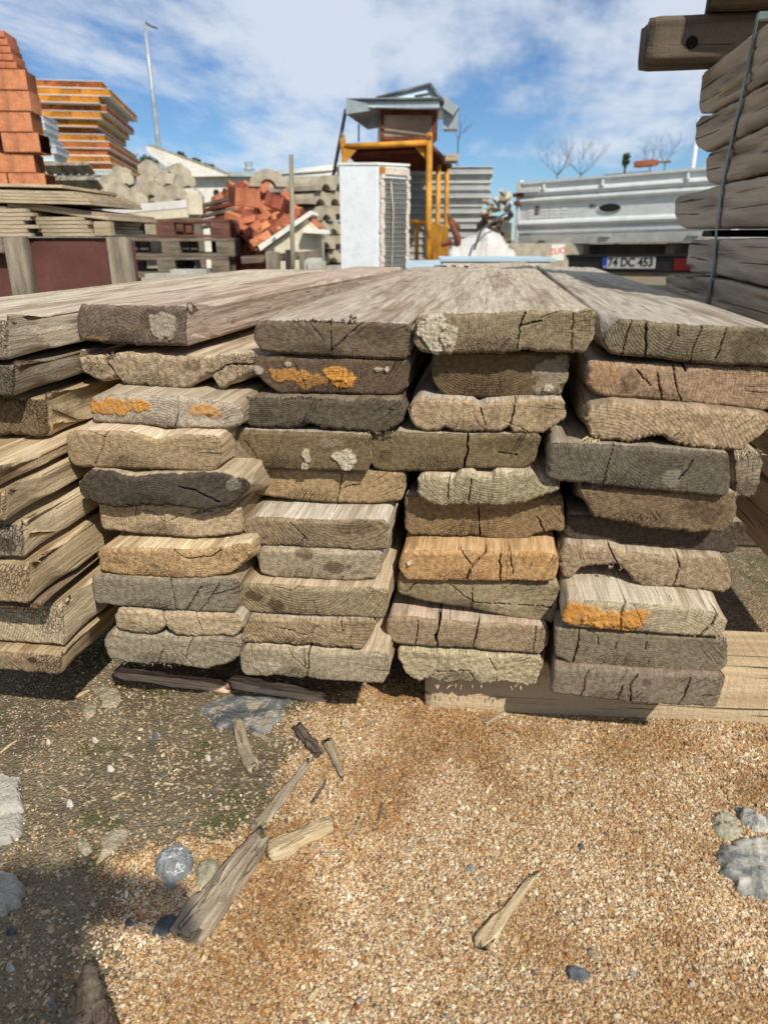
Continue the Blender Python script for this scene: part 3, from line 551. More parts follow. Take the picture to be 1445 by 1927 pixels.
column([
 ('top plank with crumbly white mortar at its left end', 5, [(345, 70), (370, 38), (600, 32), (1000, 17), (1507, 10)], [(345, 235), (372, 290), (500, 302), (900, 300), (1050, 270), (1150, 292), (1450, 288), (1505, 225)], (.26, .22, .14), dict(y0=-.012, seed=71, rough=1.7, pith=(1020, 115), topcol=(.48, .425, .335), side=(.3, .25, .18), stations=60, length=2.1, marks=(('p', 470, 130, 105, 130), ('p', 560, 190, 60, 80, .7)), cracks=(([(1060, 30), (1020, 120), (1010, 265)], 2.6), ([(1020, 115), (1160, 85)], 1.5), ([(1370, 30), (1360, 270)], 1.6)))),
 ('dark brown plank with a pale right end and a bolt', 5, [(452, 385), (465, 352), (800, 352), (1140, 340), (1330, 345)], [(455, 460), (510, 550), (562, 586), (900, 590), (1280, 580), (1335, 480)], (.17, .125, .07), dict(seed=72, rec=.03, pith=(820, 100), marks=(('p', 1230, 440, 125, 130, .42), ('p', 1210, 515, 30, 28)))),
 ('pale ringed plank with a notch in its top edge', 5, [(297, 680), (330, 605), (360, 578), (600, 590), (720, 600), (755, 640), (800, 612), (1000, 590), (1270, 592), (1325, 610)], [(295, 700), (340, 770), (420, 802), (500, 802), (540, 780), (620, 810), (900, 805), (960, 775), (980, 820), (1180, 818), (1320, 720)], (.365, .29, .185), dict(seed=73, rough=1.6, pith=(660, 600), topcol=(.5, .45, .38), cracks=(([(995, 592), (985, 680), (955, 780)], 3.5, .03), ([(770, 650), (800, 760)], 2)), marks=(('d', 860, 700, 50, 60, .5), ('d', 1200, 680, 60, 60, .35)))),
 ('dark olive plank with an upright crack near its centre', 5, [(60, 930), (130, 830), (220, 812), (690, 825), (1150, 815)], [(50, 1000), (90, 1050), (200, 1065), (600, 1057), (680, 1042), (1050, 1045), (1120, 1000), (1152, 900)], (.185, .15, .082), dict(seed=74, rec=-.004, pith=(700, 1350), cracks=(([(690, 825), (690, 930), (670, 1000), (665, 1055)], 4.5, .04), ([(880, 930), (1000, 945)], 1.5)), marks=(('d', 150, 950, 70, 50, .5), ('d', 950, 880, 180, 50, .35)))),
 ('pale greenish plank with a lumpy broken top edge', 5, [(358, 1110), (400, 1085), (560, 1100), (600, 1110), (640, 1065), (720, 1062), (740, 1090), (840, 1105), (870, 1060), (1100, 1062), (1150, 1120), (1290, 1140)], [(352, 1190), (392, 1250), (510, 1285), (700, 1287), (900, 1292), (1050, 1280), (1140, 1235), (1290, 1180)], (.335, .315, .205), dict(seed=75, rough=2.4, topcol=(.6, .52, .38), side=(.4, .36, .27), cracks=(([(565, 1090), (560, 1230)], 2.4, .02), ([(720, 1080), (690, 1250)], 1.8)))),
 ('brown plank set back in shade above the orange one', 6, [(205, 40), (400, 40), (1240, 60)], [(205, 260), (250, 300), (600, 320), (640, 307), (720, 315), (760, 332), (1000, 340), (1060, 300), (1180, 280), (1238, 295)], (.27, .20, .11), dict(seed=76, rec=.032, rough=1.4, pith=(720, -350), cracks=(([(690, 120), (695, 310)], 3.2, .03), ([(1060, 180), (1120, 280)], 2.2)))),
 ('orange tinted plank with a long slanting crack', 6, [(170, 450), (210, 398), (700, 405), (1100, 410), (1207, 440)], [(170, 520), (222, 597), (300, 606), (1195, 606), (1207, 500)], (.40, .26, .125), dict(seed=77, topcol=(.62, .42, .22), pith=(850, 900), cracks=(([(755, 340), (730, 410), (660, 490), (612, 585)], 4.5, .04), ([(835, 340), (830, 480), (825, 600)], 3, .02), ([(885, 360), (910, 560)], 1.8), ([(550, 380), (640, 490)], 1.6)), marks=(('o', 1080, 450, 110, 50, .25), ('p', 243, 480, 14, 16)))),
 ('tilted plank sloping down right under the orange tinted plank', 6, [(165, 600), (400, 603), (850, 612), (1100, 650), (1192, 665)], [(168, 690), (350, 737), (640, 785), (900, 840), (1170, 880), (1192, 850)], (.30, .26, .165), dict(seed=78, rec=.012, rough=.8, pith=(650, 735), cracks=(([(650, 640), (645, 780)], 1.8), ([(500, 615), (650, 735)], 1.6), ([(650, 735), (980, 750), (1180, 770)], 1.3), ([(290, 610), (220, 670)], 2)), marks=(('p', 900, 750, 90, 40, .25),))),
 ('plank cracked right through with a wide black gap', 6, [(90, 850), (130, 830), (300, 838), (410, 852), (700, 872), (900, 880), (1130, 900), (1150, 950)], [(90, 950), (140, 1010), (300, 1025), (405, 1030), (640, 1042), (800, 1062), (1090, 1080), (1145, 1010)], (.315, .25, .165), dict(seed=79, gap=.004, topcol=(.56, .46, .36), blend=.06, cracks=(([(438, 740), (432, 900), (415, 960), (425, 1040)], 15, .09), ([(705, 800), (680, 920), (650, 1040)], 3.2, .03), ([(1060, 900), (1040, 1070)], 2), ([(300, 850), (280, 1010)], 1.6)))),
 ('lowest pale crumbling plank with broken bottom edge', 6, [(158, 1040), (200, 1028), (600, 1052), (800, 1072), (1105, 1088)], [(162, 1090), (190, 1140), (215, 1200), (260, 1240), (310, 1256), (340, 1240), (400, 1236), (430, 1265), (620, 1278), (660, 1255), (700, 1285), (800, 1272), (950, 1288), (1060, 1270), (1100, 1220), (1115, 1100)], (.44, .395, .265), dict(seed=80, rough=3., pith=(620, 1180), cracks=(([(620, 1180), (680, 1270)], 2.5), ([(760, 1100), (810, 1180), (805, 1270)], 2.2), ([(620, 1180), (420, 1190)], 1.3)), marks=(('d', 400, 1090, 230, 25, .35),))),
])
column([
 ('top right plank with slanted left corner and fine checks', 7, [(437, 165), (540, 62), (690, 77), (900, 97), (1445, 122), (1560, 127)], [(440, 230), (480, 285), (690, 305), (1000, 340), (1445, 362), (1560, 367)], (.215, .19, .125), dict(y0=-.01, seed=91, pith=(1000, -60), topcol=(.42, .385, .325), side=(.24, .2, .15), stations=60, length=2.05, yaw=.012, cracks=(([(610, 70), (580, 180), (555, 300)], 3, .02), ([(705, 80), (695, 300)], 4, .03), ([(895, 100), (900, 170)], 2), ([(1040, 110), (985, 230), (965, 330)], 2), ([(1190, 120), (1120, 330)], 1.3)), marks=(('d', 1330, 230, 110, 120, .5),))),
 ('plank with brown rotten left corner under the top right one', 7, [(330, 420), (400, 322), (700, 342), (1445, 380), (1490, 392)], [(332, 480), (400, 540), (500, 545), (530, 552), (600, 557), (960, 592), (1200, 612), (1400, 635), (1490, 615)], (.325, .24, .16), dict(seed=92, rough=1.6, rec=.008, pith=(600, 450), cracks=(([(765, 400), (800, 560)], 2.6, .02), ([(860, 350), (890, 480), (912, 575)], 2.8, .02), ([(925, 355), (945, 380)], 5, .02), ([(640, 370), (720, 470)], 1.6)), marks=(('o', 440, 420, 80, 80, .25), ('d', 600, 450, 50, 70, .45)))),
 ('coarse ribbed plank with crumbly lower edge, third down at right', 7, [(332, 670), (370, 620), (510, 572), (1000, 602), (1445, 655), (1500, 665)], [(335, 710), (360, 790), (420, 822), (650, 822), (740, 790), (790, 778), (900, 850), (1060, 868), (1290, 885), (1400, 790), (1480, 720)], (.36, .285, .185), dict(seed=93, rough=2.6, pith=(300, 1200), side=(.34, .27, .19), marks=(('d', 1040, 690, 70, 60, .35),))),
 ('dark grey sawn plank, fourth down in the right column', 7, [(108, 840), (135, 826), (500, 838), (1000, 872), (1212, 892)], [(102, 1055), (400, 1087), (900, 1132), (1200, 1162), (1212, 1120)], (.165, .15, .115), dict(seed=94, side=(.3, .26, .2), pith=(900, 700), cracks=(([(500, 840), (470, 950), (430, 1080)], 1.6), ([(990, 930), (890, 1050)], 1.8)), marks=(('p', 860, 1050, 70, 60, .25), ('d', 800, 960, 140, 90, .3)))),
 ('brown plank with ragged sloping underside, right column', 8, [(290, 0), (500, 10), (900, 35), (1200, 62), (1245, 130)], [(330, 90), (380, 182), (560, 212), (740, 252), (1000, 272), (1150, 272), (1210, 230)], (.225, .17, .105), dict(seed=95, rec=.012, rough=2., pith=(200, -600), marks=(('d', 1050, 140, 130, 80, .5),))),
 ('black stained plank tucked under the ragged brown one', 8, [(208, 200), (260, 185), (1200, 215), (1288, 260)], [(212, 300), (270, 336), (600, 366), (730, 372), (960, 397), (1230, 400), (1292, 330)], (.10, .085, .062), dict(seed=96, rec=.035, rough=1.3, pith=(1000, -300), marks=(('p', 330, 322, 110, 12, .5),))),
 ('broken plank with a bite out of its lower edge', 8, [(182, 375), (222, 348), (470, 358), (560, 385), (900, 415), (1190, 435), (1218, 480)], [(180, 535), (240, 567), (285, 510), (330, 490), (430, 472), (525, 472), (590, 520), (625, 580), (690, 608), (850, 612), (1190, 640), (1216, 600)], (.33, .265, .175), dict(seed=97, rough=2.4, topcol=(.5, .42, .31), cracks=(([(470, 360), (520, 450)], 3, .03), ([(890, 400), (900, 480), (860, 600)], 3, .02)), blend=.2, gap=-.004)),
 ('grey plank with a large orange lichen patch at left', 8, [(192, 735), (225, 685), (550, 702), (900, 722), (1150, 770), (1192, 800)], [(200, 820), (240, 850), (540, 876), (900, 902), (1160, 915), (1195, 860)], (.36, .325, .225), dict(seed=98, topcol=(.6, .54, .42), pith=(800, 1100), cracks=(([(540, 500), (578, 690), (540, 760), (545, 875)], 3.5, .03), ([(1120, 660), (1150, 740), (1100, 830), (1020, 905)], 4.5, .04)), marks=(('o', 300, 765, 130, 75), ('o', 430, 790, 130, 70), ('o', 610, 800, 95, 75), ('o', 520, 830, 160, 40)))),
 ('grey plank with a slit near its left edge, second lowest', 8, [(135, 895), (172, 850), (500, 872), (900, 902), (1198, 925)], [(140, 1030), (250, 1082), (600, 1112), (1100, 1145), (1192, 1100)], (.235, .21, .15), dict(seed=99, rec=.006, pith=(700, 500), cracks=(([(293, 855), (275, 980), (245, 1080)], 4.5, .04), ([(705, 890), (695, 980)], 2.2), ([(515, 930), (510, 1000)], 1.6), ([(400, 890), (410, 950)], 1.4)))),
 ('lowest right plank overhanging the pale bearer', 8, [(132, 1090), (400, 1100), (700, 1122), (1168, 1150)], [(130, 1262), (400, 1292), (700, 1327), (900, 1332), (1145, 1347), (1165, 1200)], (.235, .205, .155), dict(seed=100, rec=-.012, side=(.26, .2, .15), pith=(300, 1500), cracks=(([(650, 1130), (605, 1200), (595, 1300)], 3, .02), ([(560, 1200), (520, 1290)], 2.2), ([(970, 1150), (940, 1240), (895, 1325)], 3.2, .02), ([(345, 1110), (300, 1270)], 1.3)), marks=(('d', 700, 1180, 35, 40, .5),))),
])
plank('short upright offcut standing right of the dark grey plank end', 7, [(1240, 900), (1350, 868), (1400, 892), (1420, 930)], [(1240, 1165), (1370, 1177), (1392, 1000)], .012, (.27, .24, .18), seed=111, rough=2., length=.9)

def fray(key, view, spots, m, seed, L_=.014):
    "torn fibres standing off the end of one plank"
    lab = [k for k in PL if k.startswith(key)][0]; o, y0 = PL[lab]; rs = random.Random(seed); mb = MB()
    for (px, py, rx, ry, n, dx, dz) in spots:
        for _ in range(n):
            q = cv(view, [(px+rs.uniform(-rx, rx), py+rs.uniform(-ry, ry))])[0]; p = Vector(PY(*q, y0))+Vector((0, .003, 0)); d = Vector((dx+rs.uniform(-.7, .7), -rs.uniform(.1, 1.), dz+rs.uniform(-.6, .6))).normalized()*L_*rs.uniform(.35, 1.1)
            r = rs.uniform(.0005, .0014); mb.tube([p, p+d*.5+Vector((0, 0, rs.uniform(-.001, .001))), p+d], [r, r*.8, r*.2], 4)
    mb.build('torn_fibres', m, o)['kind'] = 'stuff'
fray('frayed splintery', 4, [(80, 850, 40, 30, 40, -.3, -.6), (150, 870, 60, 15, 16, .2, -.8)], M['chip'], 1, .012)
fray('coarse ribbed', 7, [(350, 675, 14, 10, 10, .4, .2), (380, 800, 40, 15, 26, -.3, -.5), (1300, 875, 60, 12, 16, 0, -.6)], M['chipy'], 2)
fray('top plank of the middle', 3, [(540, 80, 190, 8, 60, 0, .5), (700, 60, 20, 12, 14, 0, 1), (1020, 200, 12, 90, 40, .4, 0)], M['chipd'], 3, .005)
fray('lowest pale crumbling', 6, [(700, 1280, 300, 8, 14, 0, -.8), (1100, 1200, 10, 12, 5, 1, -.3)], M['chipy'], 4, .008)
fray('rotten split', 1, [(1230, 420, 70, 40, 50, 0, .3), (500, 430, 60, 40, 40, 0, 0), (620, 380, 30, 20, 16, 0, .5)], M['chip'], 5, .009)
fray('short upright', 7, [(1350, 900, 60, 30, 40, .3, .4)], M['chip'], 6, .008)
fray('lowest grey plank of the second', 2, [(850, 1015, 250, 8, 14, 0, -.9)], M['chip'], 7, .005)
fray('blackened coarse', 3, [(300, 535, 220, 6, 30, 0, .6), (700, 735, 250, 6, 30, 0, -.7)], M['chipd'], 8, .006)
fray('broken plank', 8, [(700, 470, 250, 30, 50, 0, .2)], M['chip'], 9, .007)
# ------------------------------------------------------------------ the ground
GZ = -.045
def PGz(px, py): return PG(px, py, GZ)
_b = [(1000, 1190), (800, 1270), (640, 1320), (590, 1400), (520, 1490), (455, 1550), (320, 1600), (272, 1690), (225, 1780), (190, 1927), (150, 2100)]
_bw = sorted([(PGz(*p)[1], PGz(*p)[0]) for p in _b])
def gravelness(x, y):
    xb = np.interp(y, [b[0] for b in _bw], [b[1] for b in _bw])
    return sst(-.05, .05, x-xb+fbm(x*14, y*14, 0, 5, 4)*.10)*(1-sst(.25, .6, y))*(1-sst(1.6, 2.2, np.abs(x)))
def gheight(x, y):
    g = gravelness(x, y)
    return GZ+fbm(x*5, y*5, 0, 7, 4)*.007+g*.004+fbm(x*60, y*60, 0, 9, 3)*.0016*(1-g*.5)+np.abs(fbm(x*25, y*25, 3, 9, 3))*.002
def gz(x, y): return float(gheight(np.array([x]), np.array([y]))[0])
def axis(lo, hi, step, far, nf):
    a = np.arange(lo, hi+step/2, step); t = np.geomspace(.06, far, nf)
    return np.concatenate([(lo-t)[::-1], a, hi+t])
xs = axis(-1.1, 1.0, .008, 900, 34); ysx = axis(-1.0, .45, .008, 900, 34)
XX, YY = np.meshgrid(xs, ysx, indexing='ij'); ZZ = gheight(XX, YY)
nx_, ny_ = len(xs), len(ysx); I, J = np.meshgrid(np.arange(nx_-1), np.arange(ny_-1), indexing='ij'); I = I.ravel(); J = J.ravel()
def ground_material():
    g = G('yard_ground'); o = g.coord(); gr = g.attr('grav', 'Fac')
    n1 = g.noise(o, 6, 5, .6); n2 = g.noise(o, 60, 5, .7); n3 = g.noise(o, 300, 3, .7)
    c = g.mix(g.rng(n1, .35, .65), (.135, .11, .068), (.225, .185, .12))
    c = g.mix(g.rng(g.noise(o, 9, 5, .65), .52, .64, 0, .85), c, (.085, .092, .03))
    c = g.mix(g.rng(n2, .52, .66, 0, .75), c, (.26, .205, .125)); c = g.mix(g.rng(n3, .34, .5, .75, 0), c, (.05, .04, .025))
    sp = g.vor(o, 260, 'F1', 1); s3 = g.sep(sp)
    c = g.mix(g.math('MULTIPLY', g.rng(s3[0], .80, .82), g.rng(n2, .42, .55)), c, (.50, .40, .26))
    v = g.vor(o, 300, 'F1', 1); q = g.sep(v)
    gc = g.ramp(q[0], [(0, (.30, .17, .075)), (.2, (.46, .31, .17)), (.5, (.58, .44, .27)), (.7, (.36, .20, .10)), (.85, (.66, .56, .42)), (1, (.20, .14, .09))], True)
    gc = g.mix(g.rng(g.vor(o, 300, 'F1', 0), .3, .75, 0, .8), gc, (.10, .065, .035))
    c = g.mix(gr, c, gc)
    h = g.math('MULTIPLY_ADD', n2, .8, g.math('MULTIPLY', n3, .5)); h = g.math('MULTIPLY_ADD', g.vor(o, 260, 'F1', 0), -.5, h)
    return g.done(c, g.bump(h, .006), .95)
gm = ground_material()
ground = mesh_np('ground', np.stack([XX.ravel(), YY.ravel(), ZZ.ravel()], -1), np.stack([I*ny_+J, (I+1)*ny_+J, (I+1)*ny_+J+1, I*ny_+J+1], -1), gm)
setattr_np(ground.data, 'grav', 'FLOAT', gravelness(XX, YY).ravel()); ground['kind'] = 'structure'

def grain_material():
    g = G('grain'); rnd = g.N.new('ShaderNodeObjectInfo').outputs['Random']
    c = g.ramp(rnd, [(0, (.66, .54, .38)), (.10, (.50, .33, .18)), (.24, (.60, .46, .29)), (.36, (.40, .22, .10)), (.46, (.74, .66, .52)), (.56, (.52, .36, .25)), (.66, (.46, .28, .14)), (.76, (.62, .43, .25)), (.85, (.72, .66, .56)), (.90, (.30, .16, .085)), (.94, (.16, .12, .09)), (.965, (.30, .29, .27)), (.985, (.50, .22, .06))], True)
    c = g.mix(1, c, (.88, .89, .83), 'MULTIPLY')
    n = g.noise(g.coord(), 1.2, 3, .6); c = g.mix(g.rng(n, .35, .65, 0, .35), c, g.mix(1, c, (.55, .45, .35), 'MULTIPLY'))
    pos = g.N.new('ShaderNodeNewGeometry').outputs['Position']; big = g.noise(pos, 5.5, 5, .62)
    c = g.mix(g.rng(g.noise(pos, 7.5, 4, .6), .50, .64, 0, .9), c, g.mix(1, c, (1.22, 1.24, 1.28), 'MULTIPLY')); c = g.mix(g.rng(big, .44, .60), c, g.mix(1, c, (.80, .69, .54), 'MULTIPLY')); c = g.mix(g.rng(g.noise(pos, 3.1, 4, .6), .52, .66, 0, .8), c, g.mix(1, c, (.68, .60, .49), 'MULTIPLY'))
    return g.done(c, None, .8)
M['grain'] = grain_material()
gx = np.arange(-1.05, .95, .02); gy = np.arange(-1.0, .30, .02); GX, GY = np.meshgrid(gx, gy, indexing='ij')
I, J = np.meshgrid(np.arange(len(gx)-1), np.arange(len(gy)-1), indexing='ij'); I = I.ravel(); J = J.ravel(); k = len(gy)
gravel = mesh_np('gravel', np.stack([GX.ravel(), GY.ravel(), gheight(GX, GY).ravel()], -1), np.stack([I*k+J, (I+1)*k+J, (I+1)*k+J+1, I*k+J+1], -1), M['grain'])
gg = gravelness(GX, GY); vis = 1-sst(.0, .22, GY)*.8
setattr_np(gravel.data, 'dens', 'FLOAT', ((.014+.05*sst(-.1, .4, fbm(GX*12, GY*12, 0, 3, 4))+.9*gg)*vis).ravel())
tag(gravel, 'coarse sandy orange and cream grit spread over the ground in front of the planks', 'gravel', kind='stuff')
def gravel_nodes():
    ng = bpy.data.node_groups.new('gravel_scatter', 'GeometryNodeTree'); N = ng.nodes; L = ng.links
    ng.interface.new_socket('Geometry', in_out='INPUT', socket_type='NodeSocketGeometry'); ng.interface.new_socket('Geometry', in_out='OUTPUT', socket_type='NodeSocketGeometry')
    gi = N.new('NodeGroupInput'); go = N.new('NodeGroupOutput'); outs = []
    at = N.new('GeometryNodeInputNamedAttribute'); at.data_type = 'FLOAT'; at.inputs['Name'].default_value = 'dens'
    stones = []
    for k in range(5):
        ic = N.new('GeometryNodeMeshIcoSphere'); ic.inputs['Radius'].default_value = 1; ic.inputs['Subdivisions'].default_value = 2
        no = N.new('ShaderNodeTexNoise'); no.inputs['Scale'].default_value = .9; no.inputs['Detail'].default_value = 2; no.noise_dimensions = '4D'; no.inputs['W'].default_value = k*7.3
        sb = N.new('ShaderNodeVectorMath'); sb.operation = 'SUBTRACT'; sb.inputs[1].default_value = (.5, .5, .5); L.new(no.outputs['Color'], sb.inputs[0])
        sc = N.new('ShaderNodeVectorMath'); sc.operation = 'SCALE'; sc.inputs['Scale'].default_value = 2.4; L.new(sb.outputs[0], sc.inputs[0])
        sp = N.new('GeometryNodeSetPosition'); L.new(ic.outputs['Mesh'], sp.inputs['Geometry']); L.new(sc.outputs[0], sp.inputs['Offset'])
        tr = N.new('GeometryNodeTransform'); L.new(sp.outputs[0], tr.inputs['Geometry']); tr.inputs['Scale'].default_value = (1, .8-.05*k, .55+.07*k)
        sm = N.new('GeometryNodeSetMaterial'); sm.inputs['Material'].default_value = M['grain']; L.new(tr.outputs[0], sm.inputs[0]); stones.append(sm.outputs[0])
    gt = N.new('GeometryNodeGeometryToInstance')
    for s in reversed(stones): L.new(s, gt.inputs[0])
    for dens, lo, hi, seed, dz in ((300000, .0006, .0014, 1, .0003), (100000, .0011, .0022, 2, .0007), (7000, .0021, .0038, 3, .001)):
        di = N.new('GeometryNodeDistributePointsOnFaces'); L.new(gi.outputs[0], di.inputs['Mesh']); di.inputs['Seed'].default_value = seed
        mu = N.new('ShaderNodeMath'); mu.operation = 'MULTIPLY'; mu.inputs[1].default_value = dens; L.new(at.outputs[0], mu.inputs[0]); L.new(mu.outputs[0], di.inputs['Density'])
        ip = N.new('GeometryNodeInstanceOnPoints'); L.new(di.outputs['Points'], ip.inputs['Points']); L.new(gt.outputs[0], ip.inputs['Instance']); ip.inputs['Pick Instance'].default_value = True
        ri = N.new('FunctionNodeRandomValue'); ri.data_type = 'INT'; ri.inputs[4].default_value = 0; ri.inputs[5].default_value = 4; ri.inputs['Seed'].default_value = seed; L.new(ri.outputs[2], ip.inputs['Instance Index'])
        rv = N.new('FunctionNodeRandomValue'); rv.data_type = 'FLOAT_VECTOR'; rv.inputs[0].default_value = (-.5, -.5, 0); rv.inputs[1].default_value = (.5, .5, 6.28); rv.inputs['Seed'].default_value = seed+9; L.new(rv.outputs[0], ip.inputs['Rotation'])
        rf = N.new('FunctionNodeRandomValue'); rf.data_type = 'FLOAT'; rf.inputs[2].default_value = lo; rf.inputs[3].default_value = hi; rf.inputs['Seed'].default_value = seed+20; L.new(rf.outputs[1], ip.inputs['Scale'])
        tl = N.new('GeometryNodeTranslateInstances'); tl.inputs['Translation'].default_value = (0, 0, dz); tl.inputs['Local Space'].default_value = False; L.new(ip.outputs[0], tl.inputs[0]); outs.append(tl.outputs[0])
    j = N.new('GeometryNodeJoinGeometry')
    for o in outs: L.new(o, j.inputs[0])
    L.new(j.outputs[0], go.inputs[0])
    md = gravel.modifiers.new('scatter', 'NODES'); md.node_group = ng
gravel_nodes()

# ------------------------------------------------------------------ debris on the ground
def splinter(name, lab, a, b, w0, w1, th, m, seed, cat='wood chip', bend=0., lift=0., group='splinters and chips of wood on the ground', curl=0):
    A_, B_ = PGz(*a), PGz(*b); rs = np.random.RandomState(seed)
    A_ = np.array(A_[:2]); B_ = np.array(B_[:2]); L_ = np.linalg.norm(B_-A_); t = (B_-A_)/L_; nn = np.array([-t[1], t[0]])
    ns, npn = 40, 22; V = []
    ss = np.linspace(0, 1, ns); ang = np.linspace(0, 2*np.pi, npn, endpoint=False)
    for i, s in enumerate(ss):
        w = (w0+(w1-w0)*s)*(1+.16*float(vn(s*7, seed, 0, seed))); e = min(1, min(s, 1-s)/.03+.45+.25*rs.rand()*0)
        cx = A_+t*s*L_+nn*(bend*math.sin(s*math.pi)+.05*w*float(vn(s*11, 1, seed)))
        zz = gz(*cx)+lift*(s if lift > 0 else 0)+th*.42+curl*math.sin(s*math.pi)
        cu = np.sign(np.cos(ang))*np.abs(np.cos(ang))**.55*w/2*e; cv_ = np.sign(np.sin(ang))*np.abs(np.sin(ang))**.55*th/2*e
        gro = fbm(cu*260, s*L_*9, seed, seed, 3)*th*.45*(cv_ > 0)+fbm(cu*90, s*L_*6, 3, seed, 2)*th*.3
        along = s*L_+fbm(ang*3.1, 0, seed, seed, 4)*min(.016, L_*.13)*(1 if s in (0, 1) else (1 if i in (1, ns-2) else 0))
        P_ = A_+t[None]*np.atleast_1d(along)[:, None]+nn[None]*(cu+bend*math.sin(s*math.pi))[:, None]
        V.append(np.concatenate([P_, (zz+cv_+gro)[:, None]], 1))
    V = np.concatenate(V); i, j = np.meshgrid(np.arange(ns-1), np.arange(npn), indexing='ij'); i = i.ravel(); j = j.ravel(); j2 = (j+1) % npn
    org = np.array([*((A_+B_)/2), V[:, 2].min()]); V = V-org; ca, sa = t[1], t[0]   # local +Y along the grain
    R_ = np.array([[ca, -sa], [sa, ca]]); V[:, :2] = V[:, :2] @ R_.T
    o = mesh_np(name, V, np.stack([i*npn+j, i*npn+j2, (i+1)*npn+j2, (i+1)*npn+j], -1)[:, ::-1], m, loc=tuple(org), extra=[np.arange(npn), (ns-1)*npn+np.arange(npn)[::-1]])
    bm = bmesh.new(); bm.from_mesh(o.data); bmesh.ops.recalc_face_normals(bm, faces=bm.faces); bm.to_mesh(o.data); bm.free()
    o.rotation_euler.z = -math.atan2(t[0], t[1]); tag(o, lab, cat, group); return o
def rock(name, lab, poly, h, m, seed, p=2.5, rough=.12, cat='stone', group=None, tilt=0., sink=.15):
    pts = np.array([PGz(*q)[:2] for q in poly]); c = pts.mean(0); na, nr = 120, 16
    ang = np.linspace(0, 2*np.pi, na, endpoint=False); R = []
    for a in ang:
        d = np.array([math.cos(a), math.sin(a)]); best = 0
        for i in range(len(pts)):
            p0 = pts[i]-c; e = pts[(i+1) % len(pts)]-pts[i]; den = d[0]*e[1]-d[1]*e[0]
            if abs(den) < 1e-12: continue
            t = (p0[0]*e[1]-p0[1]*e[0])/den; u = (p0[0]*d[1]-p0[1]*d[0])/den
            if t > 0 and -1e-6 <= u <= 1+1e-6: best = max(best, t)
        R.append(best)
    R = np.array(R); sz = R.mean(); R = R+fbm(np.cos(ang)*3, np.sin(ang)*3, seed, seed, 5, .65)*sz*.24
    rr = np.linspace(0, 1, nr)**.8; V = [[c[0], c[1], 0]]; V = []; 
    g0 = gz(*c)
    for r in rr[1:]:
        Re = sz*(1-r**2)+R*r**2; x = c[0]+np.cos(ang)*Re*r; y = c[1]+np.sin(ang)*Re*r
        z = g0+h*(1-r**p)+fbm(x/sz*2.2, y/sz*2.2, seed, seed, 5, .55)*h*rough*2+np.abs(fbm(x/sz*9, y/sz*9, seed, seed+3, 3))*min(h, .02)*.25+tilt*(x-c[0])-h*sink
        V.append(np.stack([x, y, z], -1))
    V.append(np.stack([c[0]+np.cos(ang)*R*.97, c[1]+np.sin(ang)*R*.97, np.full(na, g0-h*.5-.002)], -1))
    V = np.concatenate([np.array([[c[0], c[1], g0+h*(1-sink)]])]+V); nn = nr
    Fq = []
    for i in range(nn-1):
        a0 = 1+i*na+np.arange(na); Fq.append(np.stack([a0, a0+na, 1+(i+1)*na+(np.arange(na)+1) % na, 1+i*na+(np.arange(na)+1) % na], -1))
    tri = [(0, 1+k, 1+(k+1) % na) for k in range(na)]
    org = np.array([c[0], c[1], V[:, 2].min()])
    o = mesh_np(name, V-org, np.concatenate(Fq), m, loc=tuple(org), extra=tri+[tuple(range(1+(nn-1)*na, 1+nn*na))[::-1]])
    tag(o, lab, cat, group); return o
def stone_mat(name, base, dark, vein=None, scale=60):
    g = G(name); o = g.coord(); n = g.noise(o, scale, 6, .65); f = g.noise(o, scale*6, 3, .7)
    c = g.mix(g.rng(n, .35, .65), dark, base); c = g.mix(g.rng(f, .5, .72, 0, .5), c, dark)
    if vein:
        w = g.noise(o, 18, 4, .6); v = g.math('ABSOLUTE', g.math('SUBTRACT', w, .5)); c = g.mix(g.rng(v, .0, .007, .8, 0), c, vein)
        v2 = g.vor(g.coord(scale=(1, 1, 1)), 70, 'DISTANCE_TO_EDGE'); c = g.mix(g.rng(v2, 0, .02, .15, 0), c, vein)
    return g.done(c, g.bump(g.math('ADD', n, g.math('MULTIPLY', f, .4)), .003), .9)
M['veined'] = stone_mat('blue_grey_stone', (.28, .29, .29), (.15, .16, .165), (.72, .72, .70))
M['beige'] = stone_mat('beige_stone', (.40, .38, .28), (.24, .22, .15))
M['bluestone'] = stone_mat('dark_blue_stone', (.15, .165, .18), (.07, .08, .09))
M['lump'] = stone_mat('grey_concrete_lump', (.46, .44, .37), (.12, .13, .13), scale=32)
M['white_st'] = stone_mat('white_pebble', (.62, .60, .55), (.42, .40, .36))
SG = 'splinters and chips of wood on the ground'
splinter('wood_chunk', 'long thick grey splintered piece of wood lying diagonally beside the veined stone', (352, 1775), (495, 1590), .046, .030, .018, M['chip'], 1)
splinter('wood_splinter', 'dark narrow strip clinging to the upper side of the thick grey piece', (430, 1655), (492, 1578), .008, .005, .014, M['chipd'], 2)
splinter('wood_chip', 'flat yellowish torn chip at the upper end of the thick grey piece', (508, 1618), (628, 1562), .030, .022, .011, M['chipy'], 3)
splinter('wood_splinter', 'long thin frayed grey strip pointing up from the thick piece', (486, 1560), (583, 1440), .016, .010, .007, M['chip'], 4)
splinter('wood_chip', 'twisted pale curved chip standing below the slate patch', (478, 1448), (449, 1360), .020, .016, .008, M['chip'], 5, bend=.004)
splinter('wood_chip', 'short thick dark chip right of the slate patch', (600, 1428), (560, 1375), .017, .016, .010, M['chipd'], 6)
splinter('wood_chip', 'ragged tapering brown chip beside the short dark one', (644, 1468), (617, 1404), .006, .018, .008, M['chip'], 7)
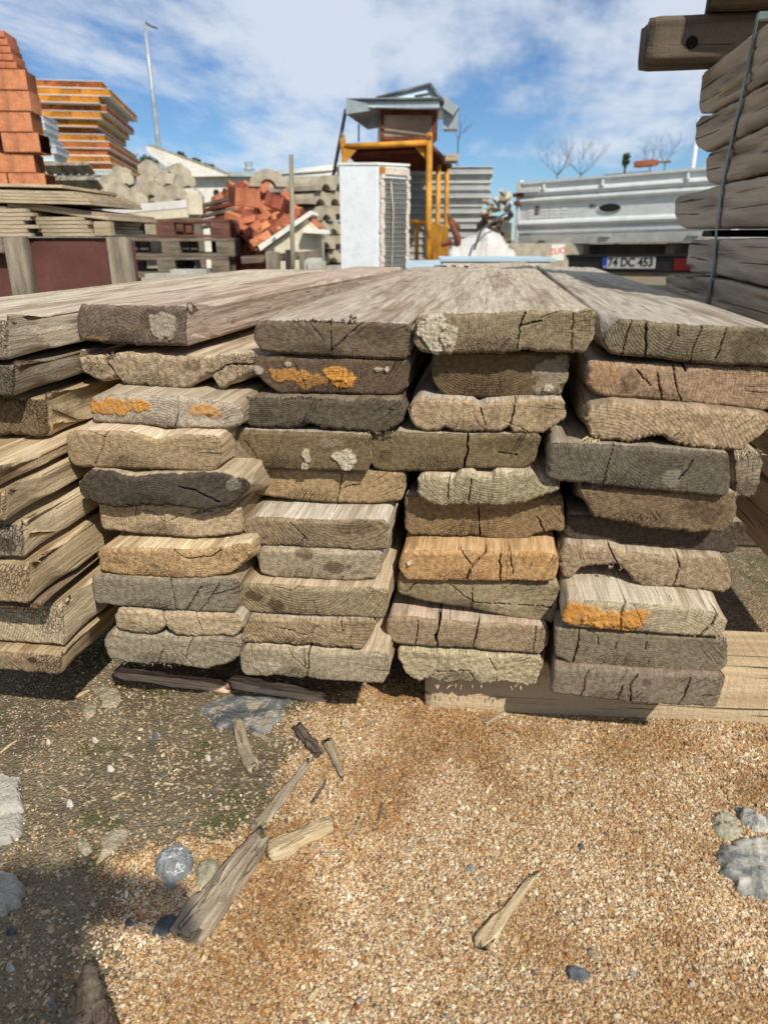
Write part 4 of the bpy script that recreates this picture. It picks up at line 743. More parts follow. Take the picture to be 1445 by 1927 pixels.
splinter('wood_splinter', 'thin curved sliver in the middle of the grit', (588, 1515), (614, 1474), .005, .003, .004, M['chipd'], 8)
splinter('wood_splinter', 'small tan stick touching the slate patch', (512, 1395), (474, 1380), .008, .007, .005, M['chip'], 9)
splinter('wood_chip', 'long pointed pale splinter lying alone at lower right of the grit', (905, 1785), (1004, 1658), .021, .005, .008, M['chipy'], 10)
splinter('wood_splinter', 'thin dark twig upright in the centre grit', (712, 1550), (720, 1518), .003, .003, .003, M['chipd'], 11)
splinter('wood_splinter', 'small thin stick at the bottom centre in shade', (582, 1893), (600, 1868), .005, .004, .004, M['chipy'], 12)
splinter('wood_splinter', 'short pale stick below the yellowish torn chip', (604, 1616), (642, 1614), .005, .004, .004, M['chip'], 13)
splinter('wood_splinter', 'slender bent twig right of the yellowish torn chip', (655, 1585), (676, 1550), .004, .003, .004, M['chip'], 14, bend=-.003)
splinter('wood_splinter', 'pale straw like sliver on the mossy dirt at far left', (2, 1420), (34, 1396), .004, .003, .003, M['chipy'], 15)
splinter('wood_splinter', 'small pale sliver in the middle of the mossy dirt', (212, 1502), (236, 1488), .004, .003, .003, M['chipy'], 16)
splinter('wood_splinter', 'tiny straw right of the mossy dirt centre', (308, 1470), (326, 1475), .003, .003, .003, M['chipy'], 17)
splinter('wood_splinter', 'little upright grey sliver on the mossy dirt', (321, 1446), (316, 1423), .005, .004, .004, M['chip'], 18)
splinter('wood_splinter', 'narrow pale stick leaning by the broken mortar flakes', (144, 1318), (170, 1303), .006, .004, .005, M['chipy'], 19)
splinter('wood_splinter', 'thin slanting sliver under the right end of the pale bearer', (912, 1368), (955, 1342), .007, .005, .004, M['chip'], 20)
splinter('wood_lath', 'flat grey lath lying under the lowest planks at left', (226, 1276), (428, 1306), .018, .020, .018, M['lath'], 21, 'lath', group='laths lying under the stack')
splinter('wood_lath', 'flat grey lath under the middle of the stack, right of the other', (436, 1294), (606, 1322), .018, .016, .016, M['lath'], 22, 'lath', group='laths lying under the stack')
splinter('wood_stake', 'dark pointed stake end poking in at the lower left edge', (163, 1985), (171, 1840), .062, .010, .030, M['chipd'], 23, 'stake')
rock('veined_stone', 'rounded blue grey stone crossed by a white vein', [(292, 1625), (300, 1606), (328, 1592), (352, 1600), (370, 1628), (368, 1650), (345, 1665), (318, 1682), (300, 1660)], .020, M['veined'], 31, 4)
rock('beige_stone', 'flat speckled beige stone between veined stone and thick wood piece', [(372, 1635), (392, 1622), (416, 1628), (416, 1645), (398, 1670), (378, 1684), (368, 1670)], .014, M['beige'], 32, 4)
rock('blue_stone', 'dark blue stone under the lower end of the thick wood piece', [(286, 1765), (300, 1742), (335, 1730), (338, 1748), (310, 1772)], .014, M['bluestone'], 33, 3)
rock('slate_patch', 'flat bluish slate with pale dust near the planks', [(374, 1330), (410, 1312), (500, 1308), (552, 1318), (530, 1345), (512, 1372), (495, 1392), (470, 1374), (432, 1376), (392, 1364)], .006, M['slate'], 34, 12, .25, 'slate')
rock('mortar_flake', 'broken pale mortar flake, larger upper piece at left', [(172, 1300), (190, 1292), (222, 1300), (232, 1320), (215, 1342), (192, 1338), (196, 1322)], .005, M['mortar'], 35, 8, .3, 'mortar flake', 'mortar flakes on the dirt')
rock('mortar_flake', 'small pale mortar flake below the larger broken one', [(158, 1342), (170, 1326), (186, 1330), (180, 1350), (164, 1364)], .005, M['mortar'], 36, 8, .3, 'mortar flake', 'mortar flakes on the dirt')
rock('mortar_flake', 'tan torn flake in the shaded dirt left of the veined stone', [(186, 1575), (200, 1562), (246, 1556), (236, 1578), (208, 1602), (188, 1622), (182, 1612), (196, 1596)], .005, M['mortar'], 37, 8, .3, 'mortar flake', 'mortar flakes on the dirt')
rock('mortar_flake', 'small whitish crumb left of the tan torn flake', [(138, 1585), (150, 1578), (172, 1588), (176, 1600), (160, 1610), (146, 1596)], .007, M['mortar'], 38, 5, .3, 'mortar flake', 'mortar flakes on the dirt')
rock('concrete_slab_piece', 'pale cracked concrete slab piece at the left edge, upper part', [(-70, 1462), (8, 1464), (24, 1474), (40, 1474), (44, 1528), (0, 1545), (-70, 1555)], .012, M['slab'], 39, 14, .06, 'concrete piece', 'concrete pieces at the left edge')
rock('concrete_slab_piece', 'lower half of the cracked slab at the left edge', [(-70, 1560), (0, 1548), (44, 1532), (50, 1568), (0, 1594), (-70, 1620)], .012, M['slab'], 40, 14, .06, 'concrete piece', 'concrete pieces at the left edge')
rock('concrete_slab_piece', 'rounded pale concrete piece at the lower left edge', [(-60, 1655), (5, 1647), (30, 1658), (48, 1675), (40, 1705), (0, 1725), (-60, 1740)], .016, M['slab'], 41, 9, .1, 'concrete piece', 'concrete pieces at the left edge')
rock('concrete_lump', 'grey rough concrete lump at the right edge', [(1340, 1625), (1352, 1600), (1372, 1590), (1430, 1580), (1520, 1590), (1540, 1660), (1480, 1730), (1430, 1710), (1390, 1692), (1350, 1650)], .012, M['lump'], 42, 7, .35)
rock('lichen_stone', 'small bluish lump with yellow crust above the concrete lump', [(1335, 1545), (1350, 1528), (1380, 1535), (1396, 1570), (1380, 1588), (1345, 1580)], .009, M['beige'], 43, 3, .3)
rock('lichen_stone', 'pitted pale grey stone behind the concrete lump at right', [(1375, 1520), (1390, 1530), (1445, 1540), (1460, 1575), (1420, 1572), (1392, 1556)], .011, M['lump'], 44, 3, .35)
rock('flat_shard', 'flat brown grey shard lying in the grit at lower right', [(1060, 1836), (1066, 1826), (1108, 1838), (1112, 1848), (1100, 1860), (1068, 1852)], .006, M['bluestone'], 45, 9, .1, 'shard', 'shards in the grit')
rock('flat_shard', 'tiny triangular shard above the flat brown grey one', [(1102, 1806), (1112, 1790), (1121, 1812), (1112, 1816)], .006, M['mortar'], 46, 6, .1, 'shard', 'shards in the grit')
rock('pebble', 'small grey pebble under the tip of the lone pale splinter', [(874, 1642), (884, 1632), (896, 1640), (890, 1650)], .006, M['lump'], 47, 3, .2, 'pebble', 'pebbles lying about')
for k, (x, y, r, m, lab) in enumerate([(208, 1447, 7, 'white_st', 'white pebble in the upper middle of the mossy dirt'), (133, 1516, 8, 'white_st', 'largest white pebble on the mossy dirt, left of centre'), (180, 1397, 5, 'white_st', 'white round pebble high on the mossy dirt'), (93, 1403, 5, 'white_st', 'leftmost white pebble near the top of the dirt'), (293, 1388, 6, 'bluestone', 'bluish pebble below the laths'), (392, 1425, 5, 'white_st', 'white pebble left of the pale curved chip'), (20, 1755, 9, 'bluestone', 'dark pebble at the lower left edge'), (100, 1890, 12, 'lump', 'rounded grey pebble by the dark stake'), (245, 1742, 9, 'bluestone', 'small blue pebble left of the dark blue stone'), (152, 1860, 10, 'beige', 'beige pebble left of the stake tip'), (20, 1822, 9, 'white_st', 'oblong white pebble at the lower left edge'), (672, 1905, 6, 'brickdark', 'reddish pebble at the bottom centre'), (1092, 1600, 6, 'bluestone', 'dark pebble in the sunny grit at right'), (1300, 1862, 6, 'white_st', 'white pebble at the lower right corner area')]):
    rs = random.Random(k); rock('pebble', lab, [(x+r*math.cos(a)*rs.uniform(.8, 1.3), y+r*.75*math.sin(a)*rs.uniform(.8, 1.2)) for a in np.linspace(0, 5.5, 8)], .005+r*.0004, M[m], 60+k, 2.6, .2, 'pebble', 'pebbles lying about')

# ------------------------------------------------------------------ timbers under and beside the stack
def timber(name, lab, c0, c1, w, h, m, seed, cat='timber', group=None, r=.012, rough=.0035, ends=None):
    "rough squared timber from c0 to c1 (points on its lower centre line)"
    c0 = np.array(c0, float); c1 = np.array(c1, float); L_ = np.linalg.norm(c1-c0); ns = max(10, int(L_/.02))
    ax = 1 if abs(c1[1]-c0[1]) > abs(c1[0]-c0[0]) else 0
    per = []
    for (cx, cz, a0) in ((w/2-r, h-r, 0), (-w/2+r, h-r, 90), (-w/2+r, r, 180), (w/2-r, r, 270)):
        for a in np.linspace(a0, a0+90, 5): per.append((cx+r*math.cos(math.radians(a)), cz+r*math.sin(math.radians(a))))
    P2 = []
    for i in range(len(per)):
        a, b = np.array(per[i]), np.array(per[(i+1) % len(per)]); n = max(1, int(np.linalg.norm(b-a)/.009))
        for k in range(n): P2.append(a+(b-a)*k/n)
    P2 = np.array(P2); n = len(P2); V = []; t = (c1-c0)/L_
    for i, s in enumerate(np.linspace(0, L_, ns)):
        e = 1-.06*(i in (0, ns-1)); q = (P2-[0, h/2])*e+[0, h/2]
        o = fbm(q[:, 0]*30, s*2.5, q[:, 1]*30, seed, 3)*rough+fbm(q[:, 0]*6, s*3, q[:, 1]*6, seed+4, 3)*rough*1.6
        d = q-[0, h/2]; d = d/np.linalg.norm(d, axis=1)[:, None]; q = q+d*o[:, None]
        al = s+(fbm(q[:, 0]*40, 0, q[:, 1]*40, seed, 3)*.006 if i in (0, ns-1) else 0)
        if ax == 0: V.append(np.stack([np.broadcast_to(al, n), q[:, 0], q[:, 1]], -1))
        else: V.append(np.stack([-q[:, 0], np.broadcast_to(al, n), q[:, 1]], -1))
    V = np.concatenate(V); i, j = np.meshgrid(np.arange(ns-1), np.arange(n), indexing='ij'); i = i.ravel(); j = j.ravel(); j2 = (j+1) % n
    o = mesh_np(name, V, np.stack([i*n+j, i*n+j2, (i+1)*n+j2, (i+1)*n+j], -1), m, loc=tuple(c0), extra=[np.arange(n)[::-1], (ns-1)*n+np.arange(n)])
    bm = bmesh.new(); bm.from_mesh(o.data); bmesh.ops.recalc_face_normals(bm, faces=bm.faces); bm.to_mesh(o.data); bm.free()
    d = c1-c0; o.rotation_euler = (0, -math.atan2(d[2], math.hypot(d[0], d[1])) if ax == 0 else 0, math.atan2(d[1], d[0]) if ax == 0 else math.atan2(-d[0], d[1]))
    tag(o, lab, cat, group); return o
timber('bearer', 'pale smooth timber bearer lying on the grit under the right planks', (-.078, .062, GZ+.001), (1.25, .145, GZ+.001), .125, .098, M['bearer'], 5, 'bearer', 'bearers under the plank stack', r=.006, rough=.002)
timber('bearer', 'hidden rear timber bearer crossing under the whole stack', (-.85, 1.15, GZ), (.42, 1.15, GZ), .10, .088, M['oldwood'], 6, 'bearer', 'bearers under the plank stack')
timber('bearer', 'short dark bearer under the left half of the stack', (-.85, .30, GZ), (-.11, .26, GZ), .10, .085, M['oldwood'], 7, 'bearer', 'bearers under the plank stack')

# second pile at the right: its long left faces are in shade
XP = .46
def sidebeam(lab, top, bot, near, m, seed, rough=1., xw=.20, dx=0., cat='beam'):
    T = [PX(*p, XP+dx) for p in top]; B = [PX(*p, XP+dx) for p in bot]
    T = sorted([(t[1], t[2]) for t in T]); B = sorted([(t[1], t[2]) for t in B])
    yf = max(T[-1][0], B[-1][0]); nu = int((yf-near)/.0035); u = np.linspace(near, yf, nu+1)
    T.insert(0, (near, T[0][1])); B.insert(0, (near, B[0][1]))
    if T[-1][0] < yf-.005: T.append((yf, B[-1][1]+.006))
    if B[-1][0] < yf-.005: B.append((yf, T[-1][1]-.006))
    zt = np.interp(u, [t[0] for t in T], [t[1] for t in T]); zb = np.interp(u, [t[0] for t in B], [t[1] for t in B])
    zt = zt-.0035+fbm(u*30, 1, 0, seed, 3)*.0015*rough; zb = zb-fbm(u*30, 2, 0, seed, 3)*.0015*rough
    zt = np.minimum(zt, 9); nv = 26; v = np.linspace(0, 1, nv+1); U = np.repeat(u[:, None], nv+1, 1); Z = zb[:, None]+(zt-zb)[:, None]*v
    de = np.minimum(U-near, yf-U); ds = np.minimum(np.minimum(zt[:, None]-Z, Z-zb[:, None]), de); rd = .005*(1-np.clip(ds/.006, 0, 1))**2
    Xd = rd+fbm(U*4, Z*60, 0, seed, 4)*.0025*rough+fbm(U*40, Z*8, 3, seed, 3)*.0008*rough
    gr = np.clip(fbm(U*3.2, Z*55, 9, seed+7, 3)-.30, 0, 1)*.03*rough; Xd = Xd+gr
    at = lambda i, j: i*(nv+1)+j; V = [np.stack([XP+dx+Xd, U, Z], -1).reshape(-1, 3)]
    I, J = np.meshgrid(np.arange(nu), np.arange(nv), indexing='ij'); I = I.ravel(); J = J.ravel(); Fq = [np.stack([at(I, J), at(I, J+1), at(I+1, J+1), at(I+1, J)], -1)]
    per = np.array([at(i, 0) for i in range(nu)]+[at(nu, j) for j in range(nv)]+[at(i, nv) for i in range(nu, 0, -1)]+[at(0, j) for j in range(nv, 0, -1)]); P0 = V[0][per]; tot = len(V[0]); prev = per
    for x in (.012, .05, xw):
        q = P0.copy(); q[:, 0] = XP+dx+x+(P0[:, 0]-XP-dx)*(1-x/xw)*.8; V.append(q); cur = tot+np.arange(len(per)); tot += len(per)
        Fq.append(np.stack([prev, np.roll(prev, -1), np.roll(cur, -1), cur], -1)); prev = cur
    V = np.concatenate(V); org = np.array([XP+dx+xw/2, (near+yf)/2, zb.min()])
    o = mesh_np('timber_beam', V-org, np.concatenate(Fq), m, loc=tuple(org), extra=[prev])
    bm = bmesh.new(); bm.from_mesh(o.data); bmesh.ops.recalc_face_normals(bm, faces=bm.faces); bm.to_mesh(o.data); bm.free()
    tag(o, lab, cat, 'heavy beams strapped in the tall pile at right'); return o
sidebeam('deepest brown beam, topmost of the strapped pile at right', [(1320, 138), (1326, 130), (1445, 35)], [(1313, 205), (1316, 214), (1330, 213), (1445, 150)], .32, M['beamy'], 1)
sidebeam('rough ended beam just under the deepest brown one', [(1308, 228), (1316, 216), (1332, 214), (1445, 151)], [(1306, 268), (1311, 278), (1328, 286), (1336, 281), (1445, 229)], .32, M['beamy'], 2, 1.5)
sidebeam('third beam down in the strapped pile at right', [(1328, 296), (1334, 284), (1445, 230)], [(1327, 336), (1331, 344), (1342, 347), (1445, 324)], .30, M['beamy'], 3)
sidebeam('saw marked beam sticking furthest back out of the pile', [(1269, 374), (1274, 366), (1332, 349), (1445, 325)], [(1269, 408), (1276, 424), (1288, 431), (1445, 426)], .28, M['beamy2'], 4, .8)
sidebeam('knotty greyish beam below the black gap of the right pile', [(1294, 458), (1300, 448), (1445, 444)], [(1290, 505), (1294, 513), (1340, 517), (1445, 541)], .25, M['beamy2'], 5)
sidebeam('half hidden beam behind the top right plank', [(1252, 518), (1258, 513), (1340, 519), (1445, 542)], [(1248, 560), (1256, 568), (1445, 625)], .22, M['beamy'], 6)
for k, (z0, z1, nr) in enumerate(((.395, .495, .12), (.29, .39, .10), (.172, .285, .08))):
    o = timber('timber_beam', ['shaded beam low in the right pile beside the planks, upper one', 'shaded beam low in the right pile, middle one', 'lowest shaded beam of the right pile above the dark gap'][k], (XP+.10, nr, z0), (XP+.10, 1.1, z0), .20, z1-z0, M['beamy'], 20+k, 'beam', 'heavy beams strapped in the tall pile at right')
for nm, c0, c1, h, sd in (('cross_spacer', (XP+.02, .70, .585+.075), (XP+.35, .70, .585+.075), .055, 31), ('cross_spacer', (XP-.01, .62, GZ+.10), (XP+.40, .62, GZ+.10), .112, 32)):
    pass
# thin spacers that keep the layers of the right pile apart
zgt = PX(1340, 432, XP)[2]; zgb = PX(1340, 447, XP)[2]
timber('cross_spacer', 'thin dark spacer in the gap of the right pile', (XP+.012, .86, zgb+.001), (XP+.40, .86, zgb+.001), .08, max(.015, zgt-zgb-.003), M['beamx'], 31, 'spacer', 'spacers in the right pile')
timber('cross_spacer', 'lower hidden spacer carrying the right pile', (XP+.03, .80, GZ+.002), (XP+.42, .80, GZ+.002), .10, .172-GZ-.006, M['beamx'], 32, 'spacer', 'spacers in the right pile')
# cross timbers on top
zt1 = PX(1322, 132, XP)[2]; yt = 1.03
Lf = PY(1217, 120, yt)
hT = PY(1225, 42, yt)[2]-PY(1217, 130, yt)[2]
t1 = timber('cross_timber', 'dark timber with a bolt hole sticking out left on top of the right pile', (PY(1214, 128, yt-.05)[0], yt, zt1+.002), (XP+.45, yt, zt1+.002), .12, hT, M['beamx'], 41, 'timber', r=.014, rough=.004)
def hole(o_, px, py):
    c = PY(px, py, yt-.0575); n = 20; V = [(c[0], c[1]-.0005, c[2])]
    m = MB(); R_ = .013
    ring = [(c[0]+R_*math.cos(a)*(1+.06*math.sin(3*a)), c[1]-.003, c[2]+R_*math.sin(a)) for a in np.linspace(0, 2*math.pi, n, endpoint=False)]
    m.tube([(c[0], c[1]-.0015, c[2]), (c[0], c[1]+.03, c[2])], R_, 20)
    me = m.build('hole_shade_disc', M['hole'], None); me.parent = t1  # solid near-black disc: the shade inside the hole is painted as its colour
    me.location = t1.matrix_basis.inverted() @ me.location
    return me
g_ = G('painted_hole_shade'); M['hole'] = g_.done((.008, .006, .005), None, 1)
hole(t1, 1301, 80)
timber('cross_timber', 'rotten topmost timber at the upper right corner', (PY(1327, 20, 1.0)[0], .98, zt1+hT+.004), (XP+.5, .90, zt1+hT+.004), .14, .13, M['beamx'], 42, 'timber', r=.018, rough=.006)
# strap hugging the faces
def strap():
    pts = [PX(*p, XP-.004) for p in ((1424, 38), (1408, 118), (1395, 182), (1382, 238), (1370, 292), (1358, 352), (1349, 425), (1342, 500), (1335, 545), (1330, 575))]
    m = MB(); hw = .0075; th = .0015; ps = [(p[1], p[2]) for p in pts]+[(pts[-1][1]-.01, .17)]
    for (y0, z0), (y1, z1) in zip(ps[:-1], ps[1:]):
        b = [(XP-.004, y0-hw, z0), (XP-.004, y0+hw, z0), (XP-.004, y1+hw, z1), (XP-.004, y1-hw, z1)]; t = [(x-th, y, z) for x, y, z in b]; m.hexa(b, t)
    y0, z0 = ps[0]; m.hexa([(XP-.0055, y0-hw, z0), (XP-.0055, y0+hw, z0), (XP-.0040, y0+hw, z0+.012), (XP-.0040, y0-hw, z0+.012)], [(XP+.22, y0-hw, z0+.004), (XP+.22, y0+hw, z0+.004), (XP+.22, y0+hw, z0+.012), (XP+.22, y0-hw, z0+.012)])
    tag(m.build('packing_strap', M['strap']), 'grey green packing strap around the right beam pile', 'strap')
strap()
# ------------------------------------------------------------------ things in the yard behind
U = Vector((0, 0, 1))
def turn(deg): a = YW+math.radians(deg); return Vector((math.cos(a), math.sin(a), 0)), Vector((-math.sin(a), math.cos(a), 0))
def hit(px, py, P0, e):            # ray through a pixel onto the upright plane through P0 along e
    r = Vector(ray(px, py)); n = Vector((-e.y, e.x, 0)); o = Vector((0, -D, H)); t = (P0-o).dot(n)/r.dot(n); return o+r*t
def frame(pxL, pxR, pyT, pyB, d, deg=0):
    e, f = turn(deg); P0 = A(pxL, pyB, d); P1 = hit(pxR, pyB, P0, e); PT = A(pxL, pyT, d)
    return P0, e, f, (P1-P0).dot(e), PT.z-P0.z      # left-bottom corner, along, into, width, height
def bx(m, P0, e, f, x0, x1, y0, y1, z0, z1):
    q = lambda x, y, z: P0+e*x+f*y+U*z
    m.hexa([q(x0, y0, z0), q(x1, y0, z0), q(x1, y1, z0), q(x0, y1, z0)], [q(x0, y0, z1), q(x1, y0, z1), q(x1, y1, z1), q(x0, y1, z1)]); return m
R = random.Random(4)
GZv = GZ-.01
def rotmesh(o, e): return o
ORD = ['topmost', 'second', 'third', 'fourth', 'fifth', 'sixth', 'seventh', 'eighth', 'ninth', 'tenth', 'eleventh', 'twelfth', 'thirteenth', 'fourteenth', 'fifteenth']

# -- hollow bricks stacked at far left
def brick_mesh(name, w, h, d, m, holes=True, seed=0):
    mb = MB(); n = 5; g = .004
    mb.box((0, 0, h/2), (w-.006, d-.006, h-.006))
    for i in range(n):          # raised ribs on the four long faces
        x = -w/2+w*(i+.5)/n
        mb.box((x, 0, h/2), (w/n-g, d, h-.008)); mb.box((x, 0, h/2), (w/n-g, d-.008, h))
    o = mb.build(name, m, own=True); return o
def bricks_left():
    e, f = turn(5); P0 = A(92, 362, 5.0)
    hh = A(90, 360-37, 5).z-A(90, 360, 5).z; bw = .235; base = brick_mesh('hollow_brick', bw-.006, hh-.004, .19, M['brick']); base2 = base.data.copy(); base2.materials.clear(); base2.materials.append(M['brick2'])
    first = True; k = 0
    rows = 6; offs = [0, -.06, 0, -.03, -.02, -.025, -.03, -.03]
    for r in range(rows):
        for c in range(2):
            if first: o = base; first = False
            else: o = base.copy(); COL.objects.link(o)
            if R.random() < .35: o.data = base2
            x = offs[r]-bw*(c+.5)-(.05 if c and r in (2, 5) else 0)
            o.location = P0+e*x+f*(.1+R.uniform(-.012, .012))+U*(hh*r); o.rotation_euler = (0, 0, math.atan2(e.y, e.x)+R.uniform(-.03, .03))
            tag(o, 'hollow orange brick, %s row from the top of the brick stack, %s one' % (ORD[rows-1-r], ['right hand', 'left hand'][c]), 'brick', 'hollow bricks in the orange stack')
            k += 1
    # course of thin bricks laid flat on top
    thin = brick_mesh('flat_brick', .30, .038, .20, M['brick'])
    for i in range(5):
        o = thin if i == 0 else thin.copy()
        if i: COL.objects.link(o)
        o.location = P0+e*(-.075-.15-.010*i)+f*.1+U*(hh*rows+.040*i); o.rotation_euler = (0, 0, math.atan2(e.y, e.x)+R.uniform(-.04, .04))
        tag(o, 'thin flat orange brick on the brick stack, %s of five' % ORD[4-i], 'brick', 'flat bricks on the orange stack')
    pl = MB(); 
    for z in (0, .13): bx(pl, P0-U*.16, e, f, -.62, .02, -.05, .35, z, z+.025)
    for x in (-.62, -.35, -.08): bx(pl, P0-U*.16, e, f, x, x+.09, -.05, .35, .026, .129)
    tag(pl.build('pallet', M['oldwoodh']), 'pallet under the orange brick stack', 'pallet')
    m = MB(); z0 = GZv; bx(m, Vector((P0.x, P0.y, 0)), e, f, -.65, .0, .0, .4, z0, P0.z-.163); tag(m.build('concrete_plinth', M['concgrey'], bevel=.01), 'concrete block carrying the orange brick stack', 'block')
bricks_left()

# -- stacks of sandwich panels
M['panelskin'] = simple('white_panel_skin', (.66, .67, .64), .5, .0, n1=2.5, amt=.12, dirt=((.4, .36, .3), .66)); M['panelcore'] = simple('grey_panel_core', (.38, .40, .40), .6, .0, n1=2.5, amt=.3)
def panel_stack(name, cat, group, labs, n, pxL, pxR, pyT, pyB, d, deg, depth, mats, skin, jit=.03, gapf=.0, flare=0, corr=False, extraL=0, sl=None, thickf=None):
    P0, e, f, w, h = frame(pxL, pxR, pyT, pyB, d, deg); th = h/n
    for i in range(n):
        z = th*i; t = th*(1-gapf); xo = R.uniform(-jit, jit)+flare*i/n; yo = R.uniform(-jit, jit)*.8
        if sl: xo += sl[i % len(sl)]
        root = thing(name, P0+e*(w/2+xo)+f*(depth/2+yo)+U*(z-.0), labs(i, n), cat, group, (0, 0, 0))
        Q = P0+e*xo+f*yo+U*z; sk = .007
        core = MB()
        bx(core, Q, e, f, .006-extraL, w-.006, .02 if gapf > .05 else .006, depth-.006, sk, t-sk); core.build('core', mats[i % len(mats)], root)
        for zz in (0, t-sk):
            s_ = MB(); bx(s_, Q, e, f, -extraL, w, 0, depth, zz, zz+sk)
            if corr:
                for q in range(int(w/.12)): bx(s_, Q, e, f, q*.12, q*.12+.03, -.004, depth, zz+(sk if zz == 0 else -.01), zz+(sk+.008 if zz == 0 else 0))
            s_.build('skin', skin, root)
    return P0, e, f, w, h
panel_stack('foam_panel', 'panel', 'orange foam panels in the tall stack', lambda i, n: 'orange edged foam panel, %s from the top of the upper bundle' % ORD[n-1-i], 6, 60, 205, 148, 236, 9.5, 9, 2.0, [M['foam'], M['foam'], M['foam2']], M['sheet'], jit=.07, extraL=.3, sl=[-.12, -.06, .02, .0, .05, -.02])
panel_stack('foam_panel', 'panel', 'orange foam panels in the tall stack', lambda i, n: 'rusty orange foam panel, %s from the top of the lower bundle' % ORD[n-1-i], 6, 100, 212, 237, 318, 9.6, 9, 2.4, [M['foam2'], M['foam'], M['foam2']], M['sheet'], jit=.06, extraL=.3, sl=[0, .03, 0, .03, -.07, -.18])
P0, e, f, w, h = panel_stack('insulated_slab', 'panel', 'pale panels under the orange ones', lambda i, n: 'pale grey panel under the orange foam panels, %s down' % ORD[n-1-i], 3, 95, 222, 319, 345, 9.4, 9, 2.1, [M['greysheet']], M['sheet'], jit=.03, extraL=.3)
m = MB(); bx(m, Vector((P0.x, P0.y, 0)), e, f, -.2, w-.1, .2, 1.8, GZv, P0.z-.004); tag(m.build('concrete_plinth', M['concgrey'], bevel=.01), 'concrete block carrying the orange foam panels', 'block')
panel_stack('insulated_slab', 'panel', 'grey panels beside the bricks', lambda i, n: 'blue grey panel between bricks and orange foam, %s from the top' % ORD[n-1-i], 8, 62, 102, 214, 330, 7.5, 9, .5, [M['greysheet']], M['sheet'], jit=.02, extraL=.15, sl=[.06, .03, .02, .04, 0, -.02, -.02, -.03])
m = MB(); q_ = A(60, 333, 7.5); bx(m, Vector((q_.x, q_.y, 0)), *turn(-8), 0, .25, .05, .9, GZv, q_.z-.0); tag(m.build('concrete_plinth', M['concgrey']), 'concrete block under the blue grey panels', 'block')
P0, e, f, w, h = panel_stack('wall_panel', 'panel', 'silver ribbed panels behind the tower', lambda i, n: 'silver ribbed panel behind the yellow tower, %s from the top' % ORD[n-1-i], 12, 750, 915, 313, 486, 9.5, -3, 1.3, [M['panelcore']], M['panelskin'], jit=.04, gapf=.08, extraL=.3, sl=[.06, .05, .1, .04, .06, -.03, -.06, -.02, .03, .04, .06])

# -- boards on the red crate 
def crate():
    P0, e, f, w, h = frame(28, 250, 446, 500, 2.75, -3); z0 = GZv-P0.z; h = h
    root = thing('plywood_crate', Vector((P0.x+w/2, P0.y, GZv)), 'dark red brown plywood crate framed with grey battens', 'crate')
    m = MB(); bx(m, P0, e, f, -.6, w, .02, .045, z0, h-.015); bx(m, P0, e, f, -.6, w-.3, .046, .6, z0, h-.002); m.build('plywood_panel', M['plyred'], root)
    for x in (-.012, w-.075):
        m = MB(); bx(m, P0, e, f, x, x+.075, -.028, .018, z0, h); m.build('batten', M['oldwood'], root, bevel=.003)
    m = MB(); bx(m, P0, e, f, -.6, -.014, -.03, .02, h-.055, h); m.build('batten', M['oldwoodh'], root, bevel=.003)
    # plywood sheets
    H0 = P0+U*(h+.002)
    def sheets(n, x0, x1, y, z0, dz, lab, tilt=0, deg=-3, mm='ply'):
        e2, f2 = turn(deg)
        for i in range(n):
            m = MB(); q = H0+U*(z0+dz*i); a = R.uniform(-.015, .015); s = tilt
            b = [q+e2*(x0+a)+f2*y, q+e2*(x1+a*2)+f2*y, q+e2*(x1+a*2)+f2*(y+.5), q+e2*(x0+a)+f2*(y+.5)]
            b[1] = b[1]+U*s; b[2] = b[2]+U*s; t = [v+U*(dz*.86) for v in b]; m.hexa(b, t)
            tag(m.build('plywood_sheet', M[mm if i % 3 else 'ply']), lab % ORD[n-1-i], 'board', 'plywood boards on the red crate')
    sheets(7, -.55, .085, .0, 0, .0135, 'short plywood board at the left of the crate, %s in its pile')
    sheets(5, .10, .30, .02, 0, .0135, 'plywood board of the middle pile on the crate, %s one')
    m = MB(); bx(m, H0, e, f, .315, .375, .0, .04, 0, .05); tag(m.build('wood_block', M['ply'], bevel=.003), 'small pale wood block on the crate corner', 'block')
    sheets(2, .0, .365, .03, .100, .012, 'long board sloping down to the right over the crate, %s of two', tilt=-.045, mm='plyface')
    sheets(4, -.55, .29, .0, .125, .011, 'long thin board on top of the crate, %s of four', tilt=-.02)
    sheets(1, -.35, .19, .10, .178, .011, 'grey board lying %s over the crate boards', tilt=-.012, mm='plyface')
crate()

# -- pallets 
def pallet(P0, e, f, w, d, h, lab, m, group='old pallets in the middle distance', rot=None):
    root = thing('pallet', P0+e*w/2+f*d/2, lab, 'pallet', group); t = .022
    mb = MB(); 
    for k in range(5): y = k*(d-.10)/4; bx(mb, P0, e, f, 0, w, y, y+.10, h-t, h)
    mb.build('top_boards', m, root)
    for k in range(3):
        mb = MB(); y = k*(d-.09)/2
        for x in (0, w/2-.07, w-.14): bx(mb, P0, e, f, x, x+.14, y+.002, y+.088, t+.001, h-t-.001)
        mb.build('blocks', m, root)
        mb = MB(); bx(mb, P0, e, f, 0, w, y-.002, y+.092, 0, t); mb.build('bottom_board', m, root)
P0, e, f, w, h = frame(192, 432, 412, 447, 6.0, 3)
for k, (z, dx, lab, m) in enumerate(((0, 0, 'red stained pallet on top of the pallet pile', M['redwood']), (-h-.004, .03, 'grey pallet directly under the red stained one', M['oldwoodh']), (-2*h-.008, -.02, 'third grey pallet down in the pallet pile', M['oldwoodh']), (-3*h-.012, .05, 'lowest visible grey pallet of the pile', M['oldwoodh']))):
    pallet(P0+U*z+e*dx, e, f, w, .8, h, lab, m)
